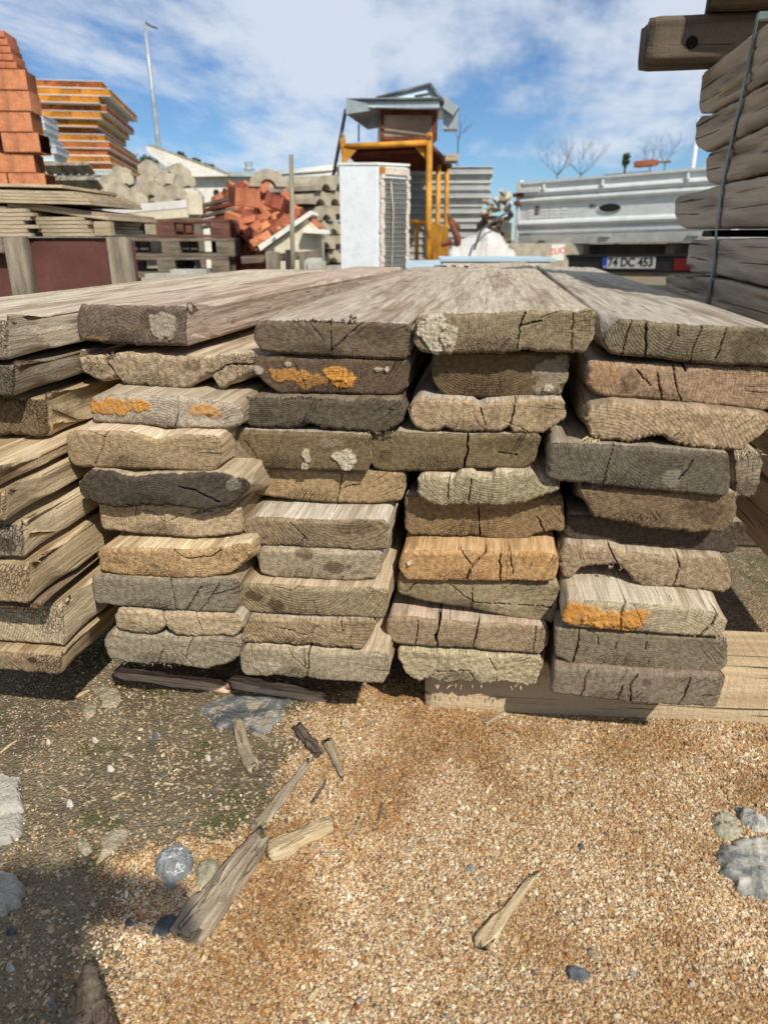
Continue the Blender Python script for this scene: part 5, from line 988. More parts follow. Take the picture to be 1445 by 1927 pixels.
z4 = P0.z-3*h-.012; m = MB(); bx(m, Vector((P0.x, P0.y, 0)), e, f, .1, w-.1, .1, .7, GZv, z4-.002); tag(m.build('concrete_plinth', M['concgrey']), 'concrete block under the pallet pile', 'block')
def tipped_pallet():
    c = A(165, 372, 6.6); root = thing('pallet', c, 'weathered pallet tipped on its side in front of the orange panels', 'pallet')
    q = lambda px, py, d: A(px, py, d)
    a, b, c_, d_ = q(88, 322, 6.7), q(178, 322, 6.5), q(212, 385, 6.1), q(120, 385, 6.3)
    mb = MB()
    for k in range(6):
        t0, t1 = k/6+.01, k/6+.11; p = [a.lerp(b, t0), a.lerp(b, t1), d_.lerp(c_, t1), d_.lerp(c_, t0)]; n = (p[1]-p[0]).cross(p[3]-p[0]).normalized()*.02
        mb.hexa(p, [v+n for v in p])
    mb.build('top_boards', M['oldwood'], root)
    for t0 in (0, .45, .9):
        mb = MB(); p = [a.lerp(d_, t0), b.lerp(c_, t0), b.lerp(c_, t0+.10), a.lerp(d_, t0+.10)]; n = (p[1]-p[0]).cross(p[3]-p[0]).normalized(); 
        mb.hexa([v-n*.09 for v in p], [v-n*.002 for v in p]); mb.build('stringer', M['oldwood'], root)
tipped_pallet()

# -- wavy concrete blocks
def wavy(name, s=.07, L_=.22, m=None):
    pr = [(-1, -.55), (-.45, -.55), (-.2, -.3), (.2, -.3), (.45, -.55), (1, -.55), (1.15, .1), (.7, .6), (.35, .65), (.1, .95), (-.4, .95), (-.8, .5), (-1.15, .2)]
    mb = MB(); mb.prism([(x*s, y*s+.6*s) for x, y in pr], -L_/2, L_/2); return mb.build(name, m or M['concrete'], own=True, bevel=.002)
wb = wavy('concrete_paver', .095, .26)
spots = []
for r, (y, x0, x1, n) in enumerate(((398, 195, 300, 4), (377, 195, 330, 5), (356, 205, 345, 5), (338, 235, 330, 3))):
    for k in range(n): spots.append((x0+(x1-x0)*k/(n-1)+R.uniform(-4, 4), y+R.uniform(-4, 4), 7.4+r*.12))
for i, (px, py, d) in enumerate(spots):
    o = wb if i == 0 else wb.copy()
    if i: COL.objects.link(o)
    o.location = A(px, py, d); o.rotation_euler = (R.uniform(-.15, .15), R.uniform(-.35, .35), YW+R.uniform(-.5, .5)+.2)
    tag(o, 'wavy edged concrete paver tumbled in the pile above the pallets', 'paver', 'concrete pavers in the heap')
m = MB(); q_ = A(190, 405, 7.3); e, f = turn(0); bx(m, Vector((q_.x, q_.y, 0)), e, f, 0, .85, 0, .5, GZv, q_.z-.01); tag(m.build('concrete_plinth', M['concrete'], bevel=.02), 'rough concrete block under the paver heap', 'block')
def beam_px(name, lab, cat, a, b, w, h, m, group=None):
    p, q = A(*a), A(*b); t = (q-p); e = t.normalized(); f = Vector((-e.y, e.x, 0)).normalized(); u = e.cross(f); mb = MB()
    v = [p-f*w/2-u*h/2, q-f*w/2-u*h/2, q+f*w/2-u*h/2, p+f*w/2-u*h/2]; mb.hexa(v, [x+u*h for x in v]); return tag(mb.build(name, m, bevel=.003), lab, cat, group)
beam_px('white_beam', 'white painted beam lying over the paver heap', 'beam', (172, 400, 6.5), (352, 384, 6.7), .08, .065, M['sheet'])
beam_px('concrete_beam', 'cream concrete beam end under the white painted beam', 'beam', (205, 408, 7.0), (380, 396, 7.0), .15, .11, M['cream'])
m = MB(); e, f = turn(4); P0 = A(352, 408, 6.9); bx(m, P0, e, f, 0, .14, 0, .2, 0, .20); tag(m.build('concrete_block', M['cream'], bevel=.02), 'cream concrete block with rounded corner right of the white beam', 'block')

# -- white gabled outbuilding
def outbuilding():
    e, f = turn(0); d = 10.5; root = thing('outbuilding', Vector((A(410, 400, d).x, A(410, 400, d).y, GZv)), 'low white building with a pointed slanting roof end', 'building')
    P = [A(335, 332, d), A(480, 333, d), A(480, 420, d), A(345, 420, d)]
    mb = MB(); bl = [Vector((p.x, p.y, GZv)) for p in (P[0], P[1])]; mb.hexa([bl[0], bl[1], bl[1]+f*2.5, bl[0]+f*2.5], [P[0], P[1], P[1]+f*2.5, P[0]+f*2.5]); mb.build('wall', M['whitewash'], root)
    pts = [A(274, 276, d-.12), A(282, 275, d-.12), A(432, 331, d-.12), A(338, 333, d-.12), A(279, 287, d-.12)]
    mb = MB(); n = len(pts); mb.add(pts+[p+f*.35 for p in pts], [tuple(range(n)), tuple(range(n, 2*n))[::-1]]+[(i, i+n, (i+1) % n+n, (i+1) % n) for i in range(n)]); mb.build('gable_slab', M['whitewash'], root)
    mb = MB(); a, b = A(284, 276, d-.12), A(432, 330, d-.12)
    for k in range(14): p = a.lerp(b, k/13)+f*.15; mb.box(p+U*.01, (.05, .3, .025))
    mb.build('roof_ridge', M['concrete'], root)
    mb = MB(); a = A(432, 332, d-.1); bx(mb, a, e, f, 0, .9, 0, 1.5, 0, .06); mb.build('roof', M['greysheet'], root)
    mb = MB(); c = A(408, 362, d-.02); mb.tube([c, c-f*.05], .035, 12); mb.build('vent_hole', M['black'], root)
    mb = MB(); mb.tube([A(338, 349, d-.1), A(362, 352, d-.1), A(378, 362, d-.1), A(380, 382, d-.1), A(380, 400, d-.1)], .013, 6); mb.build('pipe', M['galv'], root, smooth=True)
outbuilding()
mb = MB(); c = A(469, 322, 11.5); root = None
mb.tube([Vector((c.x, c.y, .9)), c], .02, 8); mb.tube([c, c+U*.03, c+U*.05, c+U*.12], [.07, .08, .05, .06], 10); tag(mb.build('chimney_pipe', M['galv']), 'thin chimney pipe with cap behind the white building', 'chimney')

# -- heap of red bricks
hb = brick_mesh('red_brick', .18, .062, .09, M['brick']); hbd = hb.data.copy(); hbd.materials.clear(); hbd.materials.append(M['brickdark']); hb2 = hb.data.copy(); hb2.materials.clear(); hb2.materials.append(M['brick2'])
k = 0
def heap_y(px): return np.interp(px, [375, 400, 440, 490, 540, 570, 600], [418, 388, 358, 352, 372, 425, 470])
for layer in range(4):
    for py in range(468, 350, -13):
        for px in range(384, 600, 19):
            x = px+R.uniform(-8, 8); y = py+R.uniform(-5, 5)
            if y < heap_y(x) or x < np.interp(y, [370, 410, 440, 470], [380, 418, 452, 490]) or R.random() < .36 or (layer and R.random() < .25): continue
            dep = 6.3+.0048*(468-y)*3-.10*layer
            o = hb if k == 0 else hb.copy()
            if k: COL.objects.link(o)
            if R.random() < .10: o.data = hbd
            elif R.random() < .4: o.data = hb2
            o.location = A(x, y, dep); o.rotation_euler = (R.uniform(-.7, .7), R.uniform(-.8, .5), YW+R.uniform(-.9, .9)); k += 1
            tag(o, 'grooved red brick tumbled in the brick heap', 'brick', 'red bricks in the heap')
m = MB(); q_ = A(392, 478, 6.5); e, f = turn(0); P0 = Vector((q_.x, q_.y, 0)); bx(m, P0, e, f, .0, .85, .1, .9, GZv, q_.z+.28); tag(m.build('rubble_core', M['brickdark'], bevel=.05), 'dark rubble inside the red brick heap', 'rubble')
o = brick_mesh('large_brick', .20, .13, .19, M['brick']); o.location = A(458, 388, 6.1); o.rotation_euler = (.1, .1, YW+.5); tag(o, 'large dark red hollow brick on the left crest of the heap', 'brick')
o = brick_mesh('large_brick', .16, .10, .15, M['brickdark']); o.location = A(520, 395, 6.1); o.rotation_euler = (-.2, .3, YW-.4); tag(o, 'dark hollow brick with openings on the crest centre', 'brick')
for k in range(5):
    beam_px('roof_lath', 'dark lath bundle piece left of the brick heap, %s one' % ORD[k], 'lath', (380, 388+k*10, 7.0), (440, 372+k*11, 6.8), .05, .03, M['rust'] if k % 2 else M['oldwoodh'], 'dark laths by the brick heap')

# -- arch block and kerb channels
def channel(s, L_, name, m):
    th = [math.pi*i/10 for i in range(11)]; o_ = [(math.cos(t)*s, math.sin(t)*s*.85) for t in th]; i_ = [(math.cos(t)*s*.42, math.sin(t)*s*.36) for t in reversed(th)]
    mb = MB(); n = 22; V = []
    for y in (-L_/2, L_/2): V += [(u, y, w) for u, w in o_+i_]
    F_ = [tuple(range(n)), tuple(range(n, 2*n))[::-1]]+[(i, i+n, (i+1) % n+n, (i+1) % n) for i in range(n)]
    fs = [(j, j+1, n-2-j, n-1-j) for j in range(10)]+[tuple(v+n for v in (n-1-j, n-2-j, j+1, j)) for j in range(10)]
    mb.add(V, fs+F_[2:]); return mb.build(name, m, own=True, bevel=0)
o = channel(.17, .3, 'arch_block', M['concrete']); o.location = A(503, 353, 7.2); o.rotation_euler = (0, 0, YW+.2); tag(o, 'arched concrete block perched above the red brick heap', 'block')
kc = channel(.15, .62, 'kerb_channel', M['concrete']); k = 0
KL = []
for r, y in enumerate((495, 468, 441, 414, 387, 360)):
    for c_ in range(3):
        px = 560+c_*27+(r % 2)*9
        if y == 495 and c_ == 0: continue
        o = kc if k == 0 else kc.copy()
        if k: COL.objects.link(o)
        o.location = A(px, y, 7.6+c_*.30)-U*.0; o.rotation_euler = (R.uniform(-.05, .05), R.uniform(-.08, .08), YW+math.radians(52)+R.uniform(-.05, .05)); k += 1
        tag(o, 'half round concrete channel in the stack, %s layer, %s one' % (ORD[5-r], ['left', 'middle', 'right'][c_]), 'kerb channel', 'concrete channels left of the white cabinet')
m = MB(); q_ = A(552, 500, 7.6); e, f = turn(0); bx(m, Vector((q_.x, q_.y, 0)), e, f, .0, .55, .0, .9, GZv, q_.z); tag(m.build('concrete_plinth', M['concgrey']), 'concrete block under the channel stack', 'block')
for k, (a, b) in enumerate((((480, 332), (640, 318)), ((505, 327), (640, 313)), ((520, 337), (645, 328)), ((560, 330), (650, 316)), ((600, 343), (648, 318)))):
    mb = MB(); mb.tube([A(*a, 9.0+k*.1), A(*b, 8.6+k*.1)], .022, 8); tag(mb.build('metal_pole', M['sheet'], smooth=True), 'white metal pole lying high behind the channels, %s from below' % ORD[k].replace('topmost', 'first'), 'pole', 'white poles behind the channels')
mb = MB(); q_ = A(560, 336, 9.2); bx(mb, Vector((q_.x, q_.y, 0)), *turn(0), .30, .34, .1, .14, GZv, q_.z-.03); bx(mb, Vector((q_.x, q_.y, 0)), *turn(0), .56, .60, .1, .14, GZv, q_.z-.03); bx(mb, Vector((q_.x, q_.y, 0)), *turn(0), .34, .56, .1, .14, q_.z-.08, q_.z-.03); tag(mb.build('pole_rack', M['greysheet']), 'grey rack carrying the white metal poles', 'rack')

# -- leaning post, dog house like gable
def post():
    b, t = A(547, 520, 4.9), A(548, 291, 4.9); b = Vector((b.x, b.y, GZv)); mb = MB(); mb.tube([b, b.lerp(t, .5), t], [.017, .016, .014], 8); tag(mb.build('thin_post', M['oldwood'], smooth=True), 'thin grey upright wooden post before the concrete channels', 'post')
post()
def gable():
    c = A(560, 470, 5.4); root = thing('small_gable', Vector((c.x, c.y, GZv)), 'small cream gabled shelter with white edge boards', 'shelter'); f = turn(0)[1]
    P = [A(500, 470, 5.4), A(578, 412, 5.4), A(600, 432, 5.4), A(600, 492, 5.4), A(512, 492, 5.4)]
    def ext(P, m, nm, d_):
        mb = MB(); n = len(P); mb.add(P+[p+f*d_ for p in P], [tuple(range(n)), tuple(range(n, 2*n))[::-1]]+[(i, i+n, (i+1) % n+n, (i+1) % n) for i in range(n)]); return mb.build(nm, m, root)
    ext([Vector((P[4].x, P[4].y, GZv)), Vector((P[3].x, P[3].y, GZv)), P[3], P[2], P[1], P[0]], M['cream'], 'wall', .5)
    g = [A(486, 462, 5.35), A(584, 396, 5.35), A(588, 403, 5.35), A(490, 472, 5.35)]; ext(g, M['whitewash'], 'edge_board', .55)
    g = [A(570, 428, 5.3), A(620, 433, 5.3), A(620, 441, 5.3), A(570, 438, 5.3)]; ext(g, M['whitewash'], 'ledge', .3)
    g = [A(573, 425, 5.45), A(608, 430, 5.45), A(585, 408, 5.45)]; ext(g, M['brick'], 'roof_tiles', .4)
gable()
for (px, w_, top) in ((512, .09, 474), (541, .035, 470), (568, .04, 474)):
    b = A(px, top, 5.0); mb = MB(); e, f = turn(0); bx(mb, Vector((b.x, b.y, 0)), e, f, -w_/2, w_/2, 0, .05, GZv, b.z); tag(mb.build('fence_post', M['oldwood'], bevel=.004), 'short grey wooden stake %s below the small gable' % {512: 'leftmost', 541: 'in the middle', 568: 'rightmost'}[px], 'post', 'stakes below the small gable')
beam_px('rail', 'grey rail joining the stakes below the small gable', 'rail', (455, 490, 5.1), (600, 478, 5.05), .03, .05, M['oldwoodh'])
for k, (a, b, y0_, y1_, d) in enumerate(((268, 330, 516, 560, 3.9), (316, 400, 508, 560, 3.7), (400, 445, 514, 560, 4.2), (575, 614, 486, 560, 4.6))):
    mb = MB(); P0, e, f, w, h = frame(a, b, y0_, y1_, d, R.uniform(-6, 6)); bx(mb, Vector((P0.x, P0.y, 0)), e, f, 0, w, 0, .15, GZv, P0.z+h)
    tag(mb.build('concrete_block', M['concgrey'], bevel=.02), 'pale concrete block standing behind the planks, %s from the left' % ['first', 'second', 'third', 'rightmost'][k], 'block', 'concrete blocks right behind the planks')

# -- white cabinet with a grille
def cabinet():
    d = 5.2; eL, fL = turn(-4); P0 = A(640, 500, d); P1 = hit(711, 500, P0, eL); eR, fR = turn(28); P2 = hit(768, 500, P1, eR)
    zt = A(642, 311, d).z; root = thing('white_cabinet', Vector(((P0.x+P2.x)/2, (P0.y+P2.y)/2+.15, GZv)), 'tall white metal cabinet with a dark grid front on its right side', 'cabinet')
    P3 = P0+(P2-P1); b = [Vector((p.x, p.y, GZv)) for p in (P0, P1, P2, P3)]
    ins = lambda p: p
    mb = MB(); t = [Vector((p.x, p.y, zt)) for p in (P0, P1, P2, P3)]; mb.hexa(b, t); mb.build('body', M['fridge'], root, bevel=.008)
    mb = MB(); t2 = [v+U*.016 for v in t]; c = sum(t, Vector())/4
    mb.hexa([c+(v-c)*1.02+U*.002 for v in t], [c+(v-c)*1.02+U*.016 for v in t]); mb.build('lid', M['whitewash'], root)
    n = (P2-P1).cross(U).normalized(); 
    if n.dot(Vector((0, -1, 0))) < 0: n = -n
    ww = (P2-P1).length; er = (P2-P1).normalized(); z0 = .25; z1 = zt-.075
    q = lambda x, z, o: Vector((P1.x, P1.y, 0))+er*x+U*z+n*o
    def plate(x0, x1, a, b_, o0, o1, m, nm, mb=None):
        mm = mb or MB(); mm.hexa([q(x0, a, o0), q(x1, a, o0), q(x1, a, o1), q(x0, a, o1)], [q(x0, b_, o0), q(x1, b_, o0), q(x1, b_, o1), q(x0, b_, o1)])
        if mb is None: return mm.build(nm, m, root)
    plate(.045, ww-.03, z0, z1, .001, .006, M['steel'], 'grille_backing')
    mb = MB(); nx = 8
    for i in range(nx+1): x = .045+(ww-.075)*i/nx; plate(x-.0022, x+.0022, z0, z1, .0065, .010, None, '', mb)
    nz = 26
    for i in range(nz+1): z = z0+(z1-z0)*i/nz; plate(.045, ww-.03, z-.0018, z+.0018, .0102, .013, None, '', mb)
    mb.build('grid', M['galvd'], root)
    for x0, x1, nm in ((.012, .044, 'edge_foam'), (ww-.029, ww-.004, 'edge_foam')):
        mb = MB(); k = 34; rr = random.Random(3)
        for i in range(k):
            za = z0+(z1+.02-z0)*i/k; zb_ = z0+(z1+.02-z0)*(i+1)/k; dx = rr.uniform(-.006, .006); plate(x0+dx, x1+dx, za, zb_, .001, .012+rr.uniform(0, .008), None, '', mb)
        mb.build(nm, M['foamw'], root)
    plate(.012, ww-.004, z1+.022, zt-.012, .001, .012, M['foamw'], 'top_foam')
    plate(.012, .05, zt-.055, zt-.01, .0125, .016, M['foam'], 'foam_patch')
    mb = MB(); mb.tube([q(.09, z1-.02, .02), q(.105, z1-.2, .025), q(.10, z1-.5, .02), q(.098, z0+.1, .02)], .004, 6); mb.build('cable', M['foamw'], root, smooth=True)
M['galvd'] = simple('grey_wire_grid', (.30, .29, .27), .6, 0, n1=5, amt=.3); M['foamw'] = simple('dirty_white_foam', (.62, .55, .46), .95, 0, n1=14, amt=.2, dirt=((.5, .3, .15), .64), bump=.006)
cabinet()

# -- yellow tower with shed on top
def tower():
    d = 8.0; root = thing('yellow_tower', Vector((A(745, 400, d).x, A(745, 400, d).y, GZv)), 'rusty yellow steel stand tower carrying a small brown and white hut with tin roof', 'tower')
    def T(nm, a, b, r, m, n=8): mb = MB(); mb.tube([A(*a), A(*b)], r, n); return mb.build(nm, m, root, smooth=True)
    def gpt(p): return Vector((p.x, p.y, GZv))
    def Q(nm, pts, m, th, dirv=None):
        P_ = [A(*p) for p in pts]; f = dirv or turn(0)[1]; n = len(P_); mb = MB(); mb.add(P_+[p+f*th for p in P_], [tuple(range(n)), tuple(range(n, 2*n))[::-1]]+[(i, i+n, (i+1) % n+n, (i+1) % n) for i in range(n)]); return mb.build(nm, m, root)
    def leg(px, top, d_, r, m=M['yellow']):
        a = A(px, top, d_); mb = MB(); mb.tube([gpt(A(px-1, 490, d_)), a], r, 8); return mb.build('leg', m, root, smooth=True)
    leg(808, 250, 7.6, .030); leg(825, 292, 8.6, .027); leg(841, 303, 9.0, .027); leg(676, 300, 9.2, .02, M['steel'])
    mb = MB(); mb.tube([A(808, 262, 7.59), A(808, 246, 7.59)], [.03, .008], 6); mb.build('spike', M['rust'], root)
    # platform
    T('front_rail', (649, 276, 7.7), (806, 269, 7.6), .028, M['yellow']); T('side_rail', (806, 272, 7.6), (846, 312, 9.1), .03, M['rust'])
    fl = [A(650, 281, 7.7), A(806, 274, 7.6), A(846, 318, 9.2), A(680, 312, 9.4)]; mb = MB(); mb.hexa(fl, [v+U*.03 for v in fl]); mb.build('deck', M['rusttin'], root)
    mb = MB()
    for k in range(8):
        t = (k+.5)/8; a = fl[0].lerp(fl[3], t)-U*.02; b = fl[1].lerp(fl[2], t)-U*.02; mb.tube([a, b], .028, 6)
    mb.build('deck_ribs', M['rusttin'], root)
    Q('gusset', [(645, 255, 7.68), (649, 254, 7.68), (651, 280, 7.68), (672, 281, 7.68), (649, 308, 7.68), (643, 306, 7.68), (639, 258, 7.68)], M['yellow'], .03)
    Q('gusset', [(781, 277, 7.64), (806, 276, 7.64), (804, 303, 7.64)], M['yellow'], .03)
    T('brace', (651, 205, 7.9), (626, 338, 7.9), .018, M['steel']); T('hanging_rod', (675, 234, 8.0), (675, 266, 8.0), .008, M['steel'])
    # railing and yellow sheet at the foot
    T('lower_rail', (771, 417, 7.9), (810, 419, 7.6), .022, M['yellow']); mb = MB(); mb.tube([A(784, 418, 7.85), gpt(A(785, 480, 7.85))], .022, 8); mb.build('lower_post', M['yellow'], root, smooth=True)
    mb = MB(); a, b = A(811, 418, 7.6), A(841, 428, 8.6); th = Vector((.012, .0, 0)); mb.hexa([gpt(a), gpt(b), gpt(b)+th, gpt(a)+th], [a, b, b+th, a+th]); 
    for k in range(6):
        p, q_ = a.lerp(b, (k+.3)/6), a.lerp(b, (k+.55)/6); o_ = Vector((-.02, -.01, 0)); mb.hexa([gpt(p)+o_, gpt(q_)+o_, gpt(q_), gpt(p)], [p+o_, q_+o_, q_, p])
    mb.build('yellow_sheet', M['yellow'], root)
    mb = MB(); P_ = A(838, 296, 7.9); bx(mb, P_, *turn(0), 0, .13, 0, .3, -.03, .03); mb.build('plank_end', M['ply'], root)
    # hut
    zb = 264; L_, R_ = 716, 823
    a0, a1 = A(L_, zb, 7.8), A(R_, 262, 7.8); zt = A(L_, 206, 7.8).z; e, f = turn(2); w = (a1-a0).dot(e); h = zt-a0.z; dp = 1.5
    mb = MB(); bx(mb, a0, e, f, .01, w-.01, .03, dp, 0, h); mb.build('hut_wall', M['whitewash'], root)
    mb = MB(); bx(mb, a0, e, f, .03, w-.04, .012, .029, .03, h-.03); mb.build('front_board', M['boxbrown'], root)
    mb = MB(); bx(mb, a0, e, f, 0, .035, 0, .03, 0, h); bx(mb, a0, e, f, w-.05, w, 0, .03, 0, h); bx(mb, a0, e, f, .035, w-.05, 0, .03, 0, .035); bx(mb, a0, e, f, .035, w-.05, 0, .03, h-.045, h); mb.build('front_frame', M['rust'], root)
    # tin roof sheets
    Q('roof_front', [(653, 188, 7.7), (826, 186, 7.65), (827, 204, 7.65), (706, 203, 7.68), (651, 196, 7.7)], M['galv'], .03)
    rf = [A(652, 189, 7.72), A(828, 187, 7.67), A(846, 226, 9.3), A(700, 222, 9.4)]; mb = MB(); mb.hexa([v-U*.0 for v in rf], [v+U*.02 for v in rf]); mb.build('roof_sheet', M['galv'], root)
    u = [A(651, 190, 7.5), A(651, 215, 7.5), A(692, 244, 8.6), A(718, 240, 8.7), A(716, 205, 7.8)]; mb = MB(); n = 5; mb.add(u+[p+U*.02 for p in u], [tuple(range(n)), tuple(range(n, 2*n))[::-1]]+[(i, i+n, (i+1) % n+n, (i+1) % n) for i in range(n)]); mb.build('roof_eave', M['galv'], root)
    Q('roof_gable', [(708, 185, 7.75), (808, 160, 7.8), (826, 186, 7.72)], M['bluesheet'], .04)
    T('gable_trim', (708, 185, 7.72), (809, 159, 7.76), .016, M['steel']); T('gable_trim', (808, 159, 7.76), (828, 187, 7.66), .022, M['steel']); T('gable_trim', (780, 182, 7.7), (810, 176, 7.7), .014, M['steel'])
    T('eave_trim', (652, 188, 7.68), (828, 186, 7.63), .012, M['steel']); T('eave_trim', (706, 204, 7.66), (828, 205, 7.63), .010, M['steel'])
    T('side_trim', (828, 187, 7.66), (850, 232, 9.3), .03, M['steel'])
    mb = MB(); mb.box(A(846, 202, 7.9), (.16, .16, .09), Matrix.Rotation(.6, 3, 'Y')); mb.box(A(848, 228, 8.0), (.14, .2, .16)); mb.build('metal_scraps', M['galv'], root)
tower()
def twigs(name, lab, px, py, d, n, L_, seed, cat='bush', spread=1., ground_=True, group=None, leafy=False, r0=.012):
    rr = random.Random(seed); base = A(px, py, d); root = None; mb = MB()
    if ground_: mb.tube([Vector((base.x, base.y, GZv)), base], [r0*3, r0*2], 6)
    root = thing(name, Vector((base.x, base.y, GZv if ground_ else base.z)), lab, cat, group)
    tips = []
    def br(p, v, l, r, dep):
        pts = [p]; q = p.copy(); vv = v.copy()
        for _ in range(4): vv = (vv+Vector((rr.uniform(-.25, .25), rr.uniform(-.25, .25), rr.uniform(-.1, .2)))).normalized(); q = q+vv*l/4; pts.append(q.copy())
        mb.tube(pts, [r, r*.85, r*.7, r*.55, r*.4], 4, False); tips.append(q)
        if dep:
            for _ in range(rr.choice((2, 3, 3))):
                k = rr.choice((2, 3, 4)); w = (vv+Vector((rr.uniform(-.8, .8)*spread, rr.uniform(-.8, .8), rr.uniform(-.2, .5)))).normalized(); br(pts[k], w, l*rr.uniform(.5, .75), r*.55, dep-1)
    for _ in range(n): br(base, Vector((rr.uniform(-.9, .9)*spread, rr.uniform(-.5, .5), rr.uniform(.5, 1))).normalized(), L_*rr.uniform(.6, 1), r0, 3)
    mb.build('branches' if not leafy else 'trunk', M['bark'], root)
    return root, tips
for k, (px, py, d, n, L_, lab) in enumerate(((862, 262, 10.5, 4, .24, 'bare leafless shrub behind the hut on the tower'), (1048, 330, 24, 7, .75, 'leafless shrub behind the truck, leftmost one'), (1092, 330, 24, 7, .85, 'leafless shrub behind the left half of the tailgate'), (1222, 318, 26, 5, .6, 'leafless shrub behind the right half of the tailgate'), (1250, 312, 25, 5, .7, 'rightmost leafless shrub beside the truck rack'))):
    twigs('bare_shrub', lab, px, py, d, n, L_, k, 'shrub', group='bare shrubs beyond the truck', r0=.008 if k else .004)
def leafy(name, lab, px, py, d, rx, rz, n, seed, cat='tree', col='leaf', ls=.05):
    rr = np.random.RandomState(seed); b = A(px, py, d); root = thing(name, Vector((b.x, b.y, GZv)), lab, cat, 'green trees on the skyline')
    mb = MB(); mb.tube([Vector((b.x, b.y, GZv)), b], [.09, .03], 7)
    for k in range(6): mb.tube([b-U*rz*.6, b+Vector((rr.uniform(-rx, rx), rr.uniform(-rx, rx), rr.uniform(0, rz)))*.8], [.03, .008], 5)
    mb.build('trunk', M['bark'], root)
    cl = rr.normal(size=(16, 3)); cl /= np.linalg.norm(cl, axis=1)[:, None]; cl *= (rr.rand(16, 1)**.4)*[[rx*.75, rx*.75, rz*.75]]; V = []; Fc = []
    for i in range(n):
        c = cl[rr.randint(16)]+rr.normal(size=3)*[rx*.22, rx*.22, rz*.2]; a = rr.normal(size=3); a /= np.linalg.norm(a); t = np.cross(a, rr.normal(size=3)); t /= np.linalg.norm(t); s = ls*rr.uniform(.5, 1.2); p = np.array(b)+c
        V += [tuple(p-a*s), tuple(p+t*s*.5), tuple(p+a*s), tuple(p-t*s*.5)]; Fc.append((4*i, 4*i+1, 4*i+2, 4*i+3))
    o = MB().add(V, Fc).build('crown', M[col], root)
leafy('green_tree', 'round green tree behind the tip of the white gable', 283, 315, 26, .38, .36, 1500, 1)
leafy('green_tree', 'low green tree just left of the white gable base', 318, 335, 24, .42, .30, 1500, 2)
for k, (px, py) in enumerate(((338, 292), (368, 303), (393, 312))): leafy('green_tree', 'tree top peeping over the white gable, %s from the left' % ['first', 'second', 'third'][k], px, py+3, 25, .2, .14, 500, 5+k)
leafy('green_tree', 'small dark fir top above the truck bed', 1177, 302, 24, .12, .22, 500, 9)

# -- street lamp
def lamp():
    d = 26; b = A(306, 340, d); t = A(272, 38, d); root = thing('street_lamp', Vector((b.x, b.y, GZv)), 'tall slim street lamp with one arm above the yard', 'street lamp')
    mb = MB(); mb.tube([Vector((b.x+.06, b.y, GZv)), b, b.lerp(t, .5), t], [.11, .095, .07, .045], 10); mb.build('pole', M['galv'], root, smooth=True)
    mb = MB(); mb.tube([t-U*.02, A(279, 46, d), A(285, 50, d)], [.03, .03, .03], 8); mb.build('arm', M['steel'], root, smooth=True)
    c = A(290, 51, d); mb = MB(); r = Matrix.Rotation(-YW*0+.25, 3, 'Y'); mb.box(c, (.26, .14, .05), r, .7); mb.build('lamp_head', M['steel'], root, bevel=.01)
lamp()

# -- white bag, junk and slabs
def bag():
    d = 7.0; c = A(920, 470, d); na, nr = 48, 20; V = []
    ed = [(852, 490), (850, 468), (858, 455), (880, 448), (905, 440), (920, 426), (936, 432), (955, 445), (968, 458), (970, 490)]
    pts = [A(*p, d) for p in ed]; f = turn(0)[1]; e = turn(0)[0]; base = A(852, 490, d); L_ = (A(970, 490, d)-base).dot(e)
    nx, ny = 60, 24; xs_ = [(p-base).dot(e) for p in pts]; zs = [p.z for p in pts]
    for i in range(nx+1):
        x = L_*i/nx; top = float(np.interp(x, xs_[1:-1], zs[1:-1])); 
        for j in range(ny+1):
            a = math.pi*j/ny; y = -math.cos(a)*.38; z = GZv+(top-GZv)*math.sin(a)**.45
            o = float(fbm(x*7, y*7, z*9, 3, 4))*.05
            q = base+e*x+f*(.38+y); V.append((q.x+o, q.y-abs(o), z+o*.7))
    at = lambda i, j: i*(ny+1)+j; Fq = [(at(i, j), at(i+1, j), at(i+1, j+1), at(i, j+1)) for i in range(nx) for j in range(ny)]
    Fq += [tuple(at(0, j) for j in range(ny+1)), tuple(at(nx, j) for j in range(ny+1))[::-1]]
    tag(MB().add(V, Fq).build('white_sack', M['bag'], smooth=True), 'large crumpled white bulk sack between the tower and the truck', 'sack')
bag()
def rusty():
    mb = MB(); mb.tube([A(842, 402, 7.4), A(850, 425, 7.3), A(860, 445, 7.2), A(862, 470, 7.2), A(850, 495, 7.2)], [.012, .025, .035, .03, .035], 7); mb.tube([A(846, 408, 7.35), A(862, 430, 7.3)], [.01, .03], 6); mb.tube([A(830, 460, 7.2), A(850, 455, 7.2)], .03, 6)
    tag(mb.build('rusty_scrap', M['rust']), 'rusty twisted scrap leaning on the white sack', 'scrap')
rusty()
beam_px('iron_rod', 'bent dark rod leaning over the white sack', 'rod', (892, 470, 6.9), (905, 432, 7.0), .018, .018, M['steel']); beam_px('iron_rod', 'upper dark rod reaching towards the truck', 'rod', (905, 432, 7.0), (950, 402, 7.2), .018, .018, M['steel'])
for k in range(30):
    px, py = R.uniform(905, 960), R.uniform(365, 440); L_ = R.uniform(8, 24); a = R.uniform(-1.2, 1.2)
    beam_px('scrap_wood', 'pale scrap wood piece tangled in the heap left of the truck', 'scrap', (px-L_/2*math.cos(a), py-L_/2*math.sin(a), 8.6+R.uniform(-.3, .4)), (px+L_/2*math.cos(a), py+L_/2*math.sin(a), 8.6+R.uniform(-.3, .4)), R.uniform(.02, .05), R.uniform(.02, .06), [M['ply'], M['cream'], M['sheet'], M['ply'], M['plyface']][k % 5], 'scrap wood between panels and truck')
